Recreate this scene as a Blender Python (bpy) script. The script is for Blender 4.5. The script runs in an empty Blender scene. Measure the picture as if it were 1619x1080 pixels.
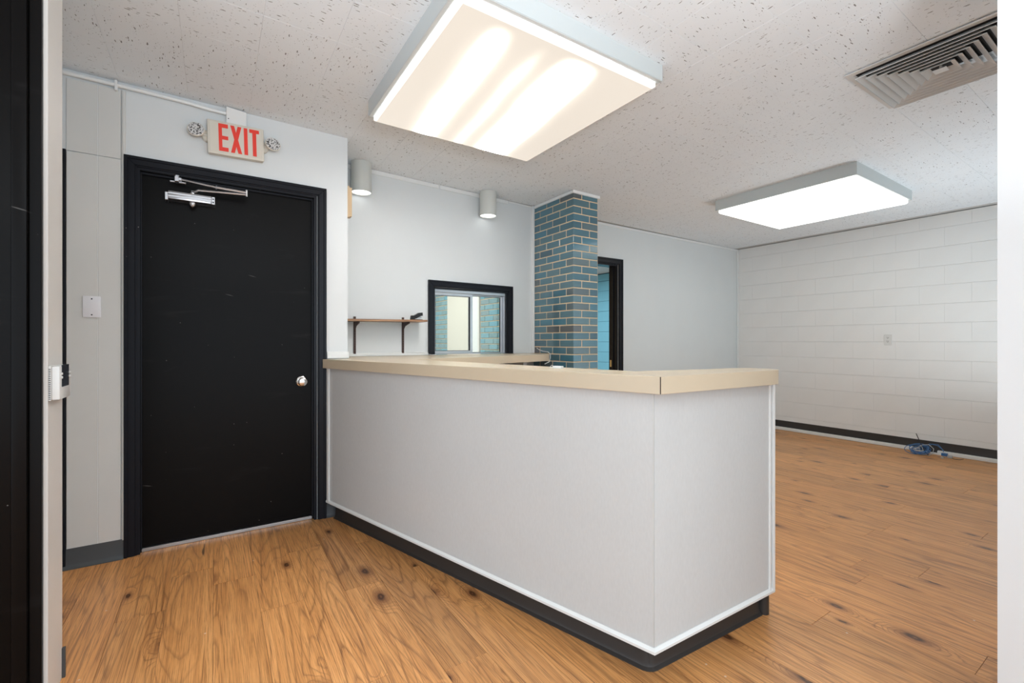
import bpy, bmesh, math, random
from mathutils import Vector, Matrix
random.seed(7)
C = bpy.context.scene.collection
PI = math.pi

# ------------------------------------------------------------------ camera
F_PX = 719.6
ALPHA = math.atan(469.5 / F_PX)
EYE = 1.18
cam_d = bpy.data.cameras.new('camera'); cam = bpy.data.objects.new('camera', cam_d); C.objects.link(cam)
cam_d.sensor_fit = 'HORIZONTAL'; cam_d.sensor_width = 36.0
cam_d.lens = 36.0 * F_PX / 1619.0
cam_d.clip_start = 0.02
cam.location = (0, 0, EYE); cam.rotation_euler = (PI / 2, 0, -ALPHA)
bpy.context.scene.camera = cam

# ------------------------------------------------------------------ world, exposure, far room lights
w = bpy.data.worlds.new('world'); bpy.context.scene.world = w; w.use_nodes = True
w.node_tree.nodes['Background'].inputs[0].default_value = (0.80, 0.905, 1.0, 1)
w.node_tree.nodes['Background'].inputs[1].default_value = 1.9
vs = bpy.context.scene.view_settings
vs.view_transform = 'Standard'; vs.look = 'None'; vs.gamma = 1.0; vs.use_curve_mapping = False
vs.exposure = 0.32

LIGHT_WARM = 8.0      # lens of the near ceiling fixture
LIGHT_COOL = 2.3      # lens of the far ceiling fixture

def area(name, loc, sx, sy, power, col=(1, 1, 1), rot=(0, 0, 0)):
    d = bpy.data.lights.new(name, 'AREA'); d.shape = 'RECTANGLE'; d.size = sx; d.size_y = sy
    d.energy = power; d.color = col
    o = bpy.data.objects.new(name, d); C.objects.link(o); o.location = loc; o.rotation_euler = rot
    return o
area('window_room_lamp', (1.3, 5.4, 2.44), 1.2, 1.2, 60, (1, 0.98, 0.94))
area('blue_room_lamp', (4.6, 6.2, 2.44), 1.2, 1.2, 60, (0.95, 0.98, 1.0))

# added fill lamps out of view, aimed up to brighten the ceiling
area('second_ceiling_fill', (5.0, 0.62, 0.5), 0.5, 0.5, 19, (0.84, 0.93, 1.0), (PI, 0, 0))
area('ceiling_fill', (0.3, -0.75, 1.50), 0.5, 0.5, 95, (0.84, 0.93, 1.0), (PI, 0, 0))

def zc(x): return 2.588 - 0.0115 * x            # the old ceiling sags towards the block wall
TILT = math.atan(0.0115)

# ------------------------------------------------------------------ node helpers
class NT:
    def __init__(s, name):
        s.m = bpy.data.materials.new(name); s.m.use_nodes = True
        s.t = s.m.node_tree; s.b = s.t.nodes['Principled BSDF']; s.out = s.t.nodes['Material Output']
    def n(s, kind, **kw):
        nd = s.t.nodes.new(kind)
        for k, v in kw.items(): setattr(nd, k, v)
        return nd
    def put(s, sock, v):
        if isinstance(v, bpy.types.NodeSocket): s.t.links.new(v, sock)
        elif v is not None: sock.default_value = v
    def math(s, op, a, b=None, c=None, clamp=False):
        nd = s.n('ShaderNodeMath', operation=op, use_clamp=clamp)
        s.put(nd.inputs[0], a); s.put(nd.inputs[1], b)
        if c is not None: s.put(nd.inputs[2], c)
        return nd.outputs[0]
    def vmath(s, op, a, b=None):
        nd = s.n('ShaderNodeVectorMath', operation=op); s.put(nd.inputs[0], a); s.put(nd.inputs[1], b)
        return nd.outputs[0]
    def noise(s, vec, scale, detail=2, rough=0.5, dist=0, lac=2.0):
        nd = s.n('ShaderNodeTexNoise'); s.put(nd.inputs['Vector'], vec)
        nd.inputs['Scale'].default_value = scale; nd.inputs['Detail'].default_value = detail
        nd.inputs['Roughness'].default_value = rough; nd.inputs['Distortion'].default_value = dist
        return nd.outputs['Fac']
    def voro(s, vec, scale, rnd=1.0, dim='3D'):
        nd = s.n('ShaderNodeTexVoronoi', voronoi_dimensions=dim); s.put(nd.inputs['Vector'], vec)
        nd.inputs['Scale'].default_value = scale; nd.inputs['Randomness'].default_value = rnd
        return nd.outputs['Distance'], nd.outputs['Color']
    def ramp(s, fac, stops, interp='LINEAR'):
        nd = s.n('ShaderNodeValToRGB'); nd.color_ramp.interpolation = interp
        els = nd.color_ramp.elements
        while len(els) < len(stops): els.new(0.5)
        for e, (p, c) in zip(els, stops):
            e.position = p; e.color = (c, c, c, 1) if isinstance(c, (int, float)) else (*c, 1)
        s.put(nd.inputs[0], fac); return nd.outputs[0]
    def mix(s, fac, a, b, mode='MIX'):
        nd = s.n('ShaderNodeMix', data_type='RGBA', blend_type=mode)
        s.put(nd.inputs[0], fac)
        for sock, v in ((nd.inputs[6], a), (nd.inputs[7], b)):
            s.put(sock, (*v, 1) if isinstance(v, tuple) and len(v) == 3 else v)
        return nd.outputs[2]
    def smooth(s, v, a, b, lo=0.0, hi=1.0):
        nd = s.n('ShaderNodeMapRange', interpolation_type='SMOOTHSTEP'); s.put(nd.inputs[0], v)
        nd.inputs[1].default_value = a; nd.inputs[2].default_value = b
        nd.inputs[3].default_value = lo; nd.inputs[4].default_value = hi
        return nd.outputs[0]
    def bump(s, h, strength=0.3, dist=0.002):
        nd = s.n('ShaderNodeBump'); nd.inputs['Strength'].default_value = strength
        nd.inputs['Distance'].default_value = dist; s.put(nd.inputs['Height'], h)
        s.t.links.new(nd.outputs[0], s.b.inputs['Normal'])
    def coords(s): return s.n('ShaderNodeTexCoord').outputs['Object']
    def rnd(s): return s.n('ShaderNodeObjectInfo').outputs['Random']
    def comb(s, x, y, z=0.0):
        nd = s.n('ShaderNodeCombineXYZ'); s.put(nd.inputs[0], x); s.put(nd.inputs[1], y); s.put(nd.inputs[2], z)
        return nd.outputs[0]
    def sep(s, v):
        nd = s.n('ShaderNodeSeparateXYZ'); s.put(nd.inputs[0], v); return nd.outputs
    def base(s, col=None, rough=None, metal=None, spec=None, coat=None):
        if col is not None: s.put(s.b.inputs['Base Color'], (*col, 1) if isinstance(col, tuple) else col)
        if rough is not None: s.put(s.b.inputs['Roughness'], rough)
        if metal is not None: s.b.inputs['Metallic'].default_value = metal
        if spec is not None: s.b.inputs['Specular IOR Level'].default_value = spec
        if coat is not None:
            s.b.inputs['Coat Weight'].default_value = coat; s.b.inputs['Coat Roughness'].default_value = 0.08

def painted(name, col, rough=0.5, grain=60, bump=0.08, var=0.03, spec=0.4):
    t = NT(name); v = t.coords()
    a = t.noise(v, 3.0, 3); b = t.noise(v, grain, 2)
    k = t.math('MULTIPLY_ADD', a, 2 * var, 1 - var)
    c = t.mix(1.0, col, t.comb(k, k, k), 'MULTIPLY')
    t.base(c, rough, spec=spec); t.bump(b, bump, 0.001); return t.m

def metal(name, col, rough=0.3):
    t = NT(name); v = t.coords()
    t.base(col, t.math('MULTIPLY_ADD', t.noise(v, 80, 2), 0.12, rough - 0.06), 1.0); return t.m

M = {}
M['wall'] = painted('wall_paint', (0.665, 0.69, 0.695), 0.45, 90, 0.10)
M['white_trim'] = painted('white_trim_paint', (0.76, 0.77, 0.76), 0.35, 40, 0.05)
M['panel_wall'] = painted('grey_panel_paint', (0.62, 0.62, 0.60), 0.4, 60, 0.06)
M['cream_wall'] = painted('cream_wall_paint', (0.72, 0.69, 0.65), 0.4, 60, 0.06)
M['bright_wall'] = painted('bright_white_paint', (0.64, 0.645, 0.65), 0.5, 60, 0.08, 0.01)
M['plaster_white'] = painted('plastic_white', (0.68, 0.68, 0.66), 0.35, 30, 0.02, 0.01)
M['plate_white'] = painted('plate_white', (0.74, 0.74, 0.77), 0.35, 30, 0.02, 0.01)
M['mortar_lit'] = painted('lit_mortar', (0.82, 0.58, 0.33), 0.9, 300, 0.3, 0.08)  # lit copy of the column mortar, brightness put into the colour
M['cream_plastic'] = painted('cream_plastic', (0.66, 0.62, 0.54), 0.4, 40, 0.03, 0.02)
M['fixture'] = painted('fixture_enamel', (0.53, 0.56, 0.555), 0.35, 30, 0.02, 0.01)
M['can'] = painted('lamp_can_enamel', (0.58, 0.59, 0.56), 0.4, 40, 0.03, 0.01)
M['slab'] = painted('beige_laminate', (0.57, 0.475, 0.345), 0.28, 200, 0.05, 0.02)
M['vinyl'] = painted('dark_vinyl', (0.034, 0.030, 0.028), 0.38, 50, 0.04, 0.1)
M['vinyl_grey'] = painted('grey_vinyl', (0.065, 0.072, 0.078), 0.42, 50, 0.04, 0.1)
M['brown_metal'] = painted('brown_enamel', (0.060, 0.030, 0.024), 0.45, 120, 0.1, 0.2)
M['black_plastic'] = painted('black_plastic', (0.012, 0.012, 0.013), 0.35, 60, 0.03, 0.1)
M['screen'] = painted('dark_screen', (0.03, 0.035, 0.045), 0.2, 60, 0.01, 0.05)
M['blue_cable'] = painted('blue_cable', (0.05, 0.16, 0.36), 0.4, 60, 0.03, 0.1)
M['grey_cable'] = painted('grey_cable', (0.45, 0.46, 0.46), 0.4, 60, 0.03, 0.05)
M['vent'] = painted('vent_enamel', (0.66, 0.66, 0.65), 0.4, 40, 0.02, 0.02)
M['vent_dark'] = painted('vent_dark', (0.018, 0.015, 0.013), 0.8, 40, 0.02, 0.2)
M['aluminium'] = metal('aluminium', (0.50, 0.51, 0.53), 0.38)
M['closer_metal'] = metal('closer_metal', (0.52, 0.52, 0.54), 0.33)
M['chrome'] = metal('chrome', (0.80, 0.78, 0.76), 0.12)
M['brass'] = metal('dull_brass', (0.45, 0.36, 0.22), 0.35)
M['block'] = painted('painted_block', (0.80, 0.80, 0.785), 0.5, 45, 0.25, 0.03)
M['mortar_painted'] = painted('painted_joint', (0.74, 0.74, 0.725), 0.6, 60, 0.2)
M['mortar'] = painted('mortar', (0.70, 0.53, 0.35), 0.9, 300, 0.4, 0.08)
M['blue_block'] = painted('blue_painted_block', (0.14, 0.38, 0.50), 0.4, 45, 0.15, 0.04)
M['blue_joint'] = painted('blue_joint', (0.012, 0.09, 0.16), 0.5, 45, 0.15, 0.04)
M['grey_plain'] = painted('plain_grey', (0.55, 0.55, 0.54), 0.6, 40, 0.05)
M['wood_strip'] = painted('pale_wood', (0.60, 0.44, 0.27), 0.5, 90, 0.08, 0.06)
M['floor_base'] = painted('floor_underlay', (0.06, 0.035, 0.02), 0.7, 90, 0.05, 0.06)
M['red'] = painted('red_letter', (0.80, 0.055, 0.035), 0.35, 60, 0.02, 0.06)
M['seam'] = painted('dark_seam', (0.05, 0.035, 0.025), 0.6, 60, 0.02, 0.06)

def counter_mat():
    t = NT('counter_panel_laminate'); v = t.coords(); x, y, z = t.sep(v)
    fib = t.noise(t.comb(t.math('MULTIPLY', x, 1), y, t.math('MULTIPLY', z, 0.35)), 140, 3)
    big = t.noise(v, 2.2, 4, 0.6)
    d, col = t.voro(t.comb(x, y, t.math('MULTIPLY', z, 0.30)), 9)
    scr = t.math('MULTIPLY', t.smooth(d, 0.0, 0.035, 1, 0), t.math('GREATER_THAN', t.sep(col)[0], 0.95))
    low = t.smooth(z, 0.55, 0.20, 0, 1)
    scr = t.math('MULTIPLY', scr, low)
    k = t.math('ADD', t.math('MULTIPLY_ADD', big, 0.08, 0.94), t.math('MULTIPLY_ADD', fib, 0.12, -0.06))
    c = t.mix(1.0, (0.56, 0.565, 0.56), t.comb(k, k, k), 'MULTIPLY')
    c = t.mix(t.math('MULTIPLY', scr, 0.6), c, (0.22, 0.17, 0.15))
    t.base(c, 0.42, spec=0.4); t.bump(fib, 0.06, 0.001); return t.m
M['counter'] = counter_mat()

def black_paint():
    t = NT('black_door_paint'); v = t.coords(); x, y, z = t.sep(v)
    grain = t.noise(t.comb(t.math('MULTIPLY', x, 1), y, t.math('MULTIPLY', z, 0.06)), 160, 3)
    d, col = t.voro(t.comb(x, z), 15, 1.0, '2D')
    speck = t.math('MULTIPLY', t.math('MULTIPLY', t.smooth(d, 0.012, 0.035, 1, 0), t.sep(col)[2]), t.math('GREATER_THAN', t.sep(col)[0], 0.94))
    w1 = t.noise(v, 1.6, 3); sm = t.noise(t.comb(x, y, t.math('MULTIPLY', z, 4.0)), 2.6, 3, 0.6, 0.8)
    smudge = t.math('MULTIPLY', t.smooth(sm, 0.55, 0.80), t.smooth(w1, 0.42, 0.62))
    d2, c2 = t.voro(t.comb(t.math('MULTIPLY', x, 0.35), t.math('MULTIPLY', t.math('ADD', z, t.math('MULTIPLY', x, 0.25)), 3.2)), 6, 1.0, '2D')
    scr = t.math('MULTIPLY', t.smooth(d2, 0.01, 0.06, 1, 0), t.math('GREATER_THAN', t.sep(c2)[1], 0.93))
    c = t.mix(t.math('MULTIPLY', smudge, 0.05), (0.0034, 0.0029, 0.0029), (0.25, 0.25, 0.26))
    c = t.mix(t.math('MULTIPLY', scr, 0.14), c, (0.5, 0.48, 0.46))
    c = t.mix(t.math('MULTIPLY', speck, 0.55), c, (0.6, 0.58, 0.55))
    t.base(c, t.math('MULTIPLY_ADD', smudge, 0.18, 0.33), spec=0.10); t.bump(grain, 0.10, 0.001); return t.m
M['black'] = black_paint()
def casing_mat():
    t = NT('black_casing_paint'); v = t.coords(); x, y, z = t.sep(v)
    grain = t.noise(t.comb(x, y, t.math('MULTIPLY', z, 0.2)), 150, 3)
    d, col = t.voro(v, 22)
    speck = t.math('MULTIPLY', t.smooth(d, 0.02, 0.06, 1, 0), t.math('GREATER_THAN', t.sep(col)[0], 0.88))
    c = t.mix(t.math('MULTIPLY', speck, 0.6), (0.011, 0.012, 0.016), (0.6, 0.6, 0.6))
    t.base(c, 0.25, spec=0.15); t.bump(grain, 0.12, 0.001); return t.m
M['casing'] = casing_mat()

def wood():
    t = NT('knotty_wood_plank'); v = t.coords(); x, y, z = t.sep(v); r = t.rnd()
    ox = t.math('MULTIPLY', r, 91.7); oy = t.math('MULTIPLY', r, 57.3)
    X = t.math('ADD', x, ox); Y = t.math('ADD', y, oy)
    wob = t.math('MULTIPLY_ADD', t.noise(t.comb(X, Y), 9, 2), 0.02, -0.01)
    d, kc = t.voro(t.comb(t.math('ADD', X, wob), t.math('MULTIPLY', Y, 0.50), 0.0), 5.0, 1.0, '2D')
    kr = t.sep(kc)
    d = t.math('ADD', d, t.math('MULTIPLY_ADD', t.noise(t.comb(X, Y), 45, 2), 0.05, -0.025))
    has = t.math('GREATER_THAN', kr[0], 0.56)
    d = t.math('DIVIDE', d, t.math('MULTIPLY_ADD', kr[1], 0.9, 0.45))                                # not every cell carries a knot
    near = t.math('MULTIPLY', t.smooth(d, 0.0, 0.34, 1, 0), has)
    n1 = t.noise(t.comb(t.math('MULTIPLY', X, 5.5), t.math('MULTIPLY', Y, 0.45), 3.1), 1.0, 1, 0.35)
    n2 = t.noise(t.comb(t.math('MULTIPLY', X, 60), t.math('MULTIPLY', Y, 5.0), 1.0), 1.0, 3, 0.6)
    g = t.math('ADD', t.math('MULTIPLY', n1, 1.0), t.math('MULTIPLY', near, 0.22))
    g = t.math('ADD', g, t.math('MULTIPLY', n2, 0.014))
    ph = t.math('FRACT', t.math('MULTIPLY', g, 24.0))
    ring = t.ramp(ph, [(0.0, 0.30), (0.25, 0.05), (0.72, 0.12), (0.92, 1.0), (1.0, 0.30)])
    ringamt = t.math('MULTIPLY', ring, t.smooth(t.noise(t.comb(t.math('MULTIPLY', X, 5), t.math('MULTIPLY', Y, 1.3)), 1.0, 2), 0.32, 0.62, 0.25, 1.0))
    fib = t.noise(t.comb(t.math('MULTIPLY', X, 330), t.math('MULTIPLY', Y, 5)), 1.0, 3, 0.7)
    streak = t.noise(t.comb(t.math('MULTIPLY', X, 42), t.math('MULTIPLY', Y, 1.1)), 1.0, 3, 0.6)
    c = t.ramp(streak, [(0.25, (0.52, 0.225, 0.072)), (0.5, (0.69, 0.325, 0.112)), (0.75, (0.82, 0.42, 0.160))])
    line = t.noise(t.comb(t.math('ADD', t.math('MULTIPLY', X, 105), t.math('MULTIPLY', n1, 22)), t.math('MULTIPLY', Y, 0.9), 2.0), 1.0, 2, 0.5)
    c = t.mix(t.smooth(line, 0.58, 0.68, 0, 0.55), c, (0.19, 0.068, 0.022))
    c = t.mix(t.math('MULTIPLY', ringamt, 0.62), c, (0.17, 0.062, 0.022))
    c = t.mix(t.math('MULTIPLY', t.smooth(fib, 0.48, 0.66), 0.62), c, (0.16, 0.062, 0.024))
    c = t.mix(t.smooth(fib, 0.45, 0.30, 0, 0.22), c, (0.72, 0.44, 0.22))
    c = t.mix(t.math('MULTIPLY', t.smooth(d, 0.05, 0.22, 0.80, 0), has), c, (0.22, 0.080, 0.028))
    c = t.mix(t.math('MULTIPLY', t.smooth(t.math('ABSOLUTE', t.math('SUBTRACT', d, 0.035)), 0.0, 0.05, 0.92, 0), has), c, (0.050, 0.018, 0.009))
    cr = t.noise(t.comb(t.math('MULTIPLY', X, 32), t.math('MULTIPLY', Y, 2.6), 7.0), 1.0, 2, 0.5)
    c = t.mix(t.smooth(cr, 0.735, 0.80, 0, 0.85), c, (0.05, 0.020, 0.010))
    tone = t.math('MULTIPLY_ADD', t.math('FRACT', t.math('MULTIPLY', r, 17.3)), 0.20, 0.88)
    c = t.mix(1.0, c, t.comb(tone, tone, tone), 'MULTIPLY')
    dd, sc = t.voro(t.comb(X, Y), 6.5, 1.0, '2D')
    spl = t.math('MULTIPLY', t.smooth(dd, 0.012, 0.035, 1, 0), t.math('GREATER_THAN', t.sep(sc)[0], 0.93))
    c = t.mix(t.math('MULTIPLY', spl, 0.6), c, (0.75, 0.72, 0.68))
    t.base(c, t.math('MULTIPLY_ADD', fib, 0.14, 0.27), spec=0.5)
    t.bump(t.math('ADD', fib, t.math('MULTIPLY', ring, 0.4)), 0.10, 0.001); return t.m
M['wood'] = wood()

def shelf_wood():
    t = NT('shelf_wood'); x, y, z = t.sep(t.coords())
    g = t.noise(t.comb(t.math('MULTIPLY', x, 4), t.math('MULTIPLY', y, 60), t.math('MULTIPLY', z, 60)), 1.0, 4, 0.6)
    t.base(t.ramp(g, [(0.3, (0.17, 0.075, 0.035)), (0.7, (0.42, 0.24, 0.13))]), 0.45); return t.m
M['shelf'] = shelf_wood()

def tile_mat():
    t = NT('fissured_ceiling_tile'); v = t.coords(); x, y, z = t.sep(v); r = t.rnd()
    X = t.math('ADD', x, t.math('MULTIPLY', r, 43.0)); Y = t.math('ADD', y, t.math('MULTIPLY', r, 71.0))
    wob = t.math('MULTIPLY', t.noise(t.comb(X, Y), 55, 2), 0.010)
    dens = t.noise(t.comb(X, Y), 3.5, 2)
    def marks(scale, sy, thr, keep, off):
        d, col = t.voro(t.comb(t.math('ADD', X, wob), t.math('MULTIPLY', t.math('ADD', Y, off), sy), off), scale)
        cc = t.sep(col)
        gate = t.math('GREATER_THAN', t.math('ADD', cc[0], t.math('MULTIPLY_ADD', dens, 0.8, -0.4)), keep)
        w_ = t.math('MULTIPLY_ADD', cc[1], thr * 0.8, thr * 0.5)
        m = t.math('LESS_THAN', d, w_)
        return t.math('MULTIPLY', m, gate)
    m1 = marks(88, 0.22, 0.175, 0.42, 0.0)
    m2 = marks(150, 0.40, 0.17, 0.43, 5.3)
    m = t.math('MAXIMUM', m1, t.math('MULTIPLY', m2, 0.75))
    emb = t.noise(t.comb(t.math('MULTIPLY', X, 120), t.math('MULTIPLY', Y, 26)), 1.0, 2)
    k = t.math('MULTIPLY_ADD', t.noise(v, 6, 2), 0.04, 0.98)
    c = t.mix(1.0, (0.80, 0.845, 0.88), t.comb(k, k, k), 'MULTIPLY')
    c = t.mix(t.math('MULTIPLY', m, 0.80), c, (0.09, 0.085, 0.08))
    t.base(c, 0.75, spec=0.2)
    t.bump(t.math('SUBTRACT', t.math('MULTIPLY', emb, 0.5), m), 0.25, 0.0012); return t.m
M['tile'] = tile_mat()

def brick_mat(name, stops, coat=0.9):
    t = NT(name); v = t.coords(); r = t.rnd()
    x, y, z = t.sep(v)
    off = t.math('MULTIPLY', r, 37.0)
    V = t.comb(t.math('ADD', x, off), t.math('ADD', y, off), z)
    st = t.noise(t.comb(t.math('MULTIPLY', t.math('ADD', x, off), 9), t.math('MULTIPLY', t.math('ADD', y, off), 9), t.math('MULTIPLY', z, 130)), 1.0, 3)
    c = t.ramp(r, stops, 'LINEAR')
    k = t.math('MULTIPLY_ADD', st, 0.35, 0.82)
    c = t.mix(1.0, c, t.comb(k, k, k), 'MULTIPLY')
    h = t.noise(V, 55, 3)
    t.base(c, 0.30, spec=0.5, coat=coat); t.bump(t.math('ADD', h, t.math('MULTIPLY', st, 0.3)), 0.25, 0.0022)
    t.b.inputs['Coat Roughness'].default_value = 0.12
    return t.m
M['brick'] = brick_mat('glazed_blue_brick', [(0.0, (0.034, 0.095, 0.130)), (0.25, (0.052, 0.150, 0.200)), (0.5, (0.075, 0.155, 0.185)),
    (0.80, (0.036, 0.165, 0.240)), (0.95, (0.085, 0.140, 0.160)), (1.0, (0.075, 0.078, 0.080))])
M['brick_lit'] = brick_mat('lit_glazed_brick', [(0.0, (0.15, 0.27, 0.29)), (0.4, (0.19, 0.33, 0.36)), (0.7, (0.12, 0.33, 0.42)), (1.0, (0.21, 0.27, 0.27))], 0.3)  # same brick as the column, lightened in colour for the bright room

def lens_warm():
    t = NT('warm_lamp_lens'); x, y, z = t.sep(t.coords())
    # tubes run along the room's depth behind the prismatic lens: the lens gives off most light below each tube
    wob = t.math('MULTIPLY_ADD', t.noise(t.comb(x, y), 2.2, 2), 0.05, -0.025)
    X = t.math('ADD', x, wob)
    def tube(cx, slant, wd, amp):
        d = t.math('ABSOLUTE', t.math('SUBTRACT', X, t.math('MULTIPLY_ADD', y, slant, cx)))
        q_ = t.smooth(d, 0.0, wd, 1, 0)
        return t.math('MULTIPLY', t.math('POWER', q_, 2.6), amp)
    s = t.math('ADD', tube(-0.285, 0.08, 0.105, 0.30), tube(0.165, 0.12, 0.160, 1.5))
    s = t.math('ADD', s, tube(-0.07, 0.10, 0.07, 0.016))
    s = t.math('ADD', s, tube(0.165, 0.12, 0.26, 0.030)); s = t.math('ADD', s, tube(-0.285, 0.08, 0.20, 0.016)); s = t.math('ADD', s, tube(-0.07, 0.10, 0.16, 0.006))
    ends = t.smooth(t.math('MULTIPLY', y, -1), 0.24, 0.54, 1, 0.0)
    s = t.math('MULTIPLY', t.math('MULTIPLY', s, ends), LIGHT_WARM * 4.5)
    s = t.math('ADD', s, 0.64)
    lp = t.ramp(t.math('DIVIDE', s, 6.0), [(0.0, (1, 0.89, 0.77)), (0.18, (1, 0.90, 0.77)), (0.6, (1, 0.975, 0.94))])
    t.b.inputs['Emission Strength'].default_value = 1.0
    t.put(t.b.inputs['Emission Color'], lp); t.put(t.b.inputs['Emission Strength'], s)
    t.base((0.12, 0.115, 0.11), 0.4); return t.m
M['lens_warm'] = lens_warm()
def emit(name, col, st):
    t = NT(name); v = t.coords()
    k = t.math('MULTIPLY_ADD', t.noise(v, 3, 2), st * 0.2, st * 0.9)
    t.put(t.b.inputs['Emission Color'], (*col, 1)); t.put(t.b.inputs['Emission Strength'], k)
    t.base((0.25, 0.25, 0.25), 0.4); return t.m
M['lens_cool'] = emit('cool_lamp_lens', (0.97, 0.99, 0.95), LIGHT_COOL)
M['lens_rim'] = emit('lens_rim', (1.0, 0.95, 0.90), 0.9)
M['can_lens'] = emit('can_lens', (1.0, 1.0, 0.97), 1.3)

def glass_mat():
    t = NT('window_glass'); v = t.coords()
    t.base((0.93, 0.97, 0.96), t.math('MULTIPLY_ADD', t.noise(v, 4, 2), 0.01, 0.0), spec=0.5)
    t.b.inputs['Transmission Weight'].default_value = 1.0; t.b.inputs['IOR'].default_value = 1.45
    tr = t.n('ShaderNodeBsdfTransparent'); tr.inputs[0].default_value = (0.93, 0.97, 0.96, 1)
    gl = t.n('ShaderNodeBsdfGlossy'); gl.inputs['Roughness'].default_value = 0.02
    fr = t.n('ShaderNodeFresnel'); fr.inputs[0].default_value = 1.45
    mx = t.n('ShaderNodeMixShader'); t.t.links.new(fr.outputs[0], mx.inputs[0])
    t.t.links.new(tr.outputs[0], mx.inputs[1]); t.t.links.new(gl.outputs[0], mx.inputs[2])
    t.t.links.new(mx.outputs[0], t.out.inputs[0]); return t.m
M['glass'] = glass_mat()
def led_mat():
    t = NT('faceted_reflector'); v = t.coords()
    d, c = t.voro(v, 120)
    t.base(t.ramp(d, [(0.0, 0.95), (0.45, 0.75), (0.70, 0.10)]), 0.25, 0.35); t.bump(d, 0.8, 0.003); return t.m
M['reflector'] = led_mat()

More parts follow.
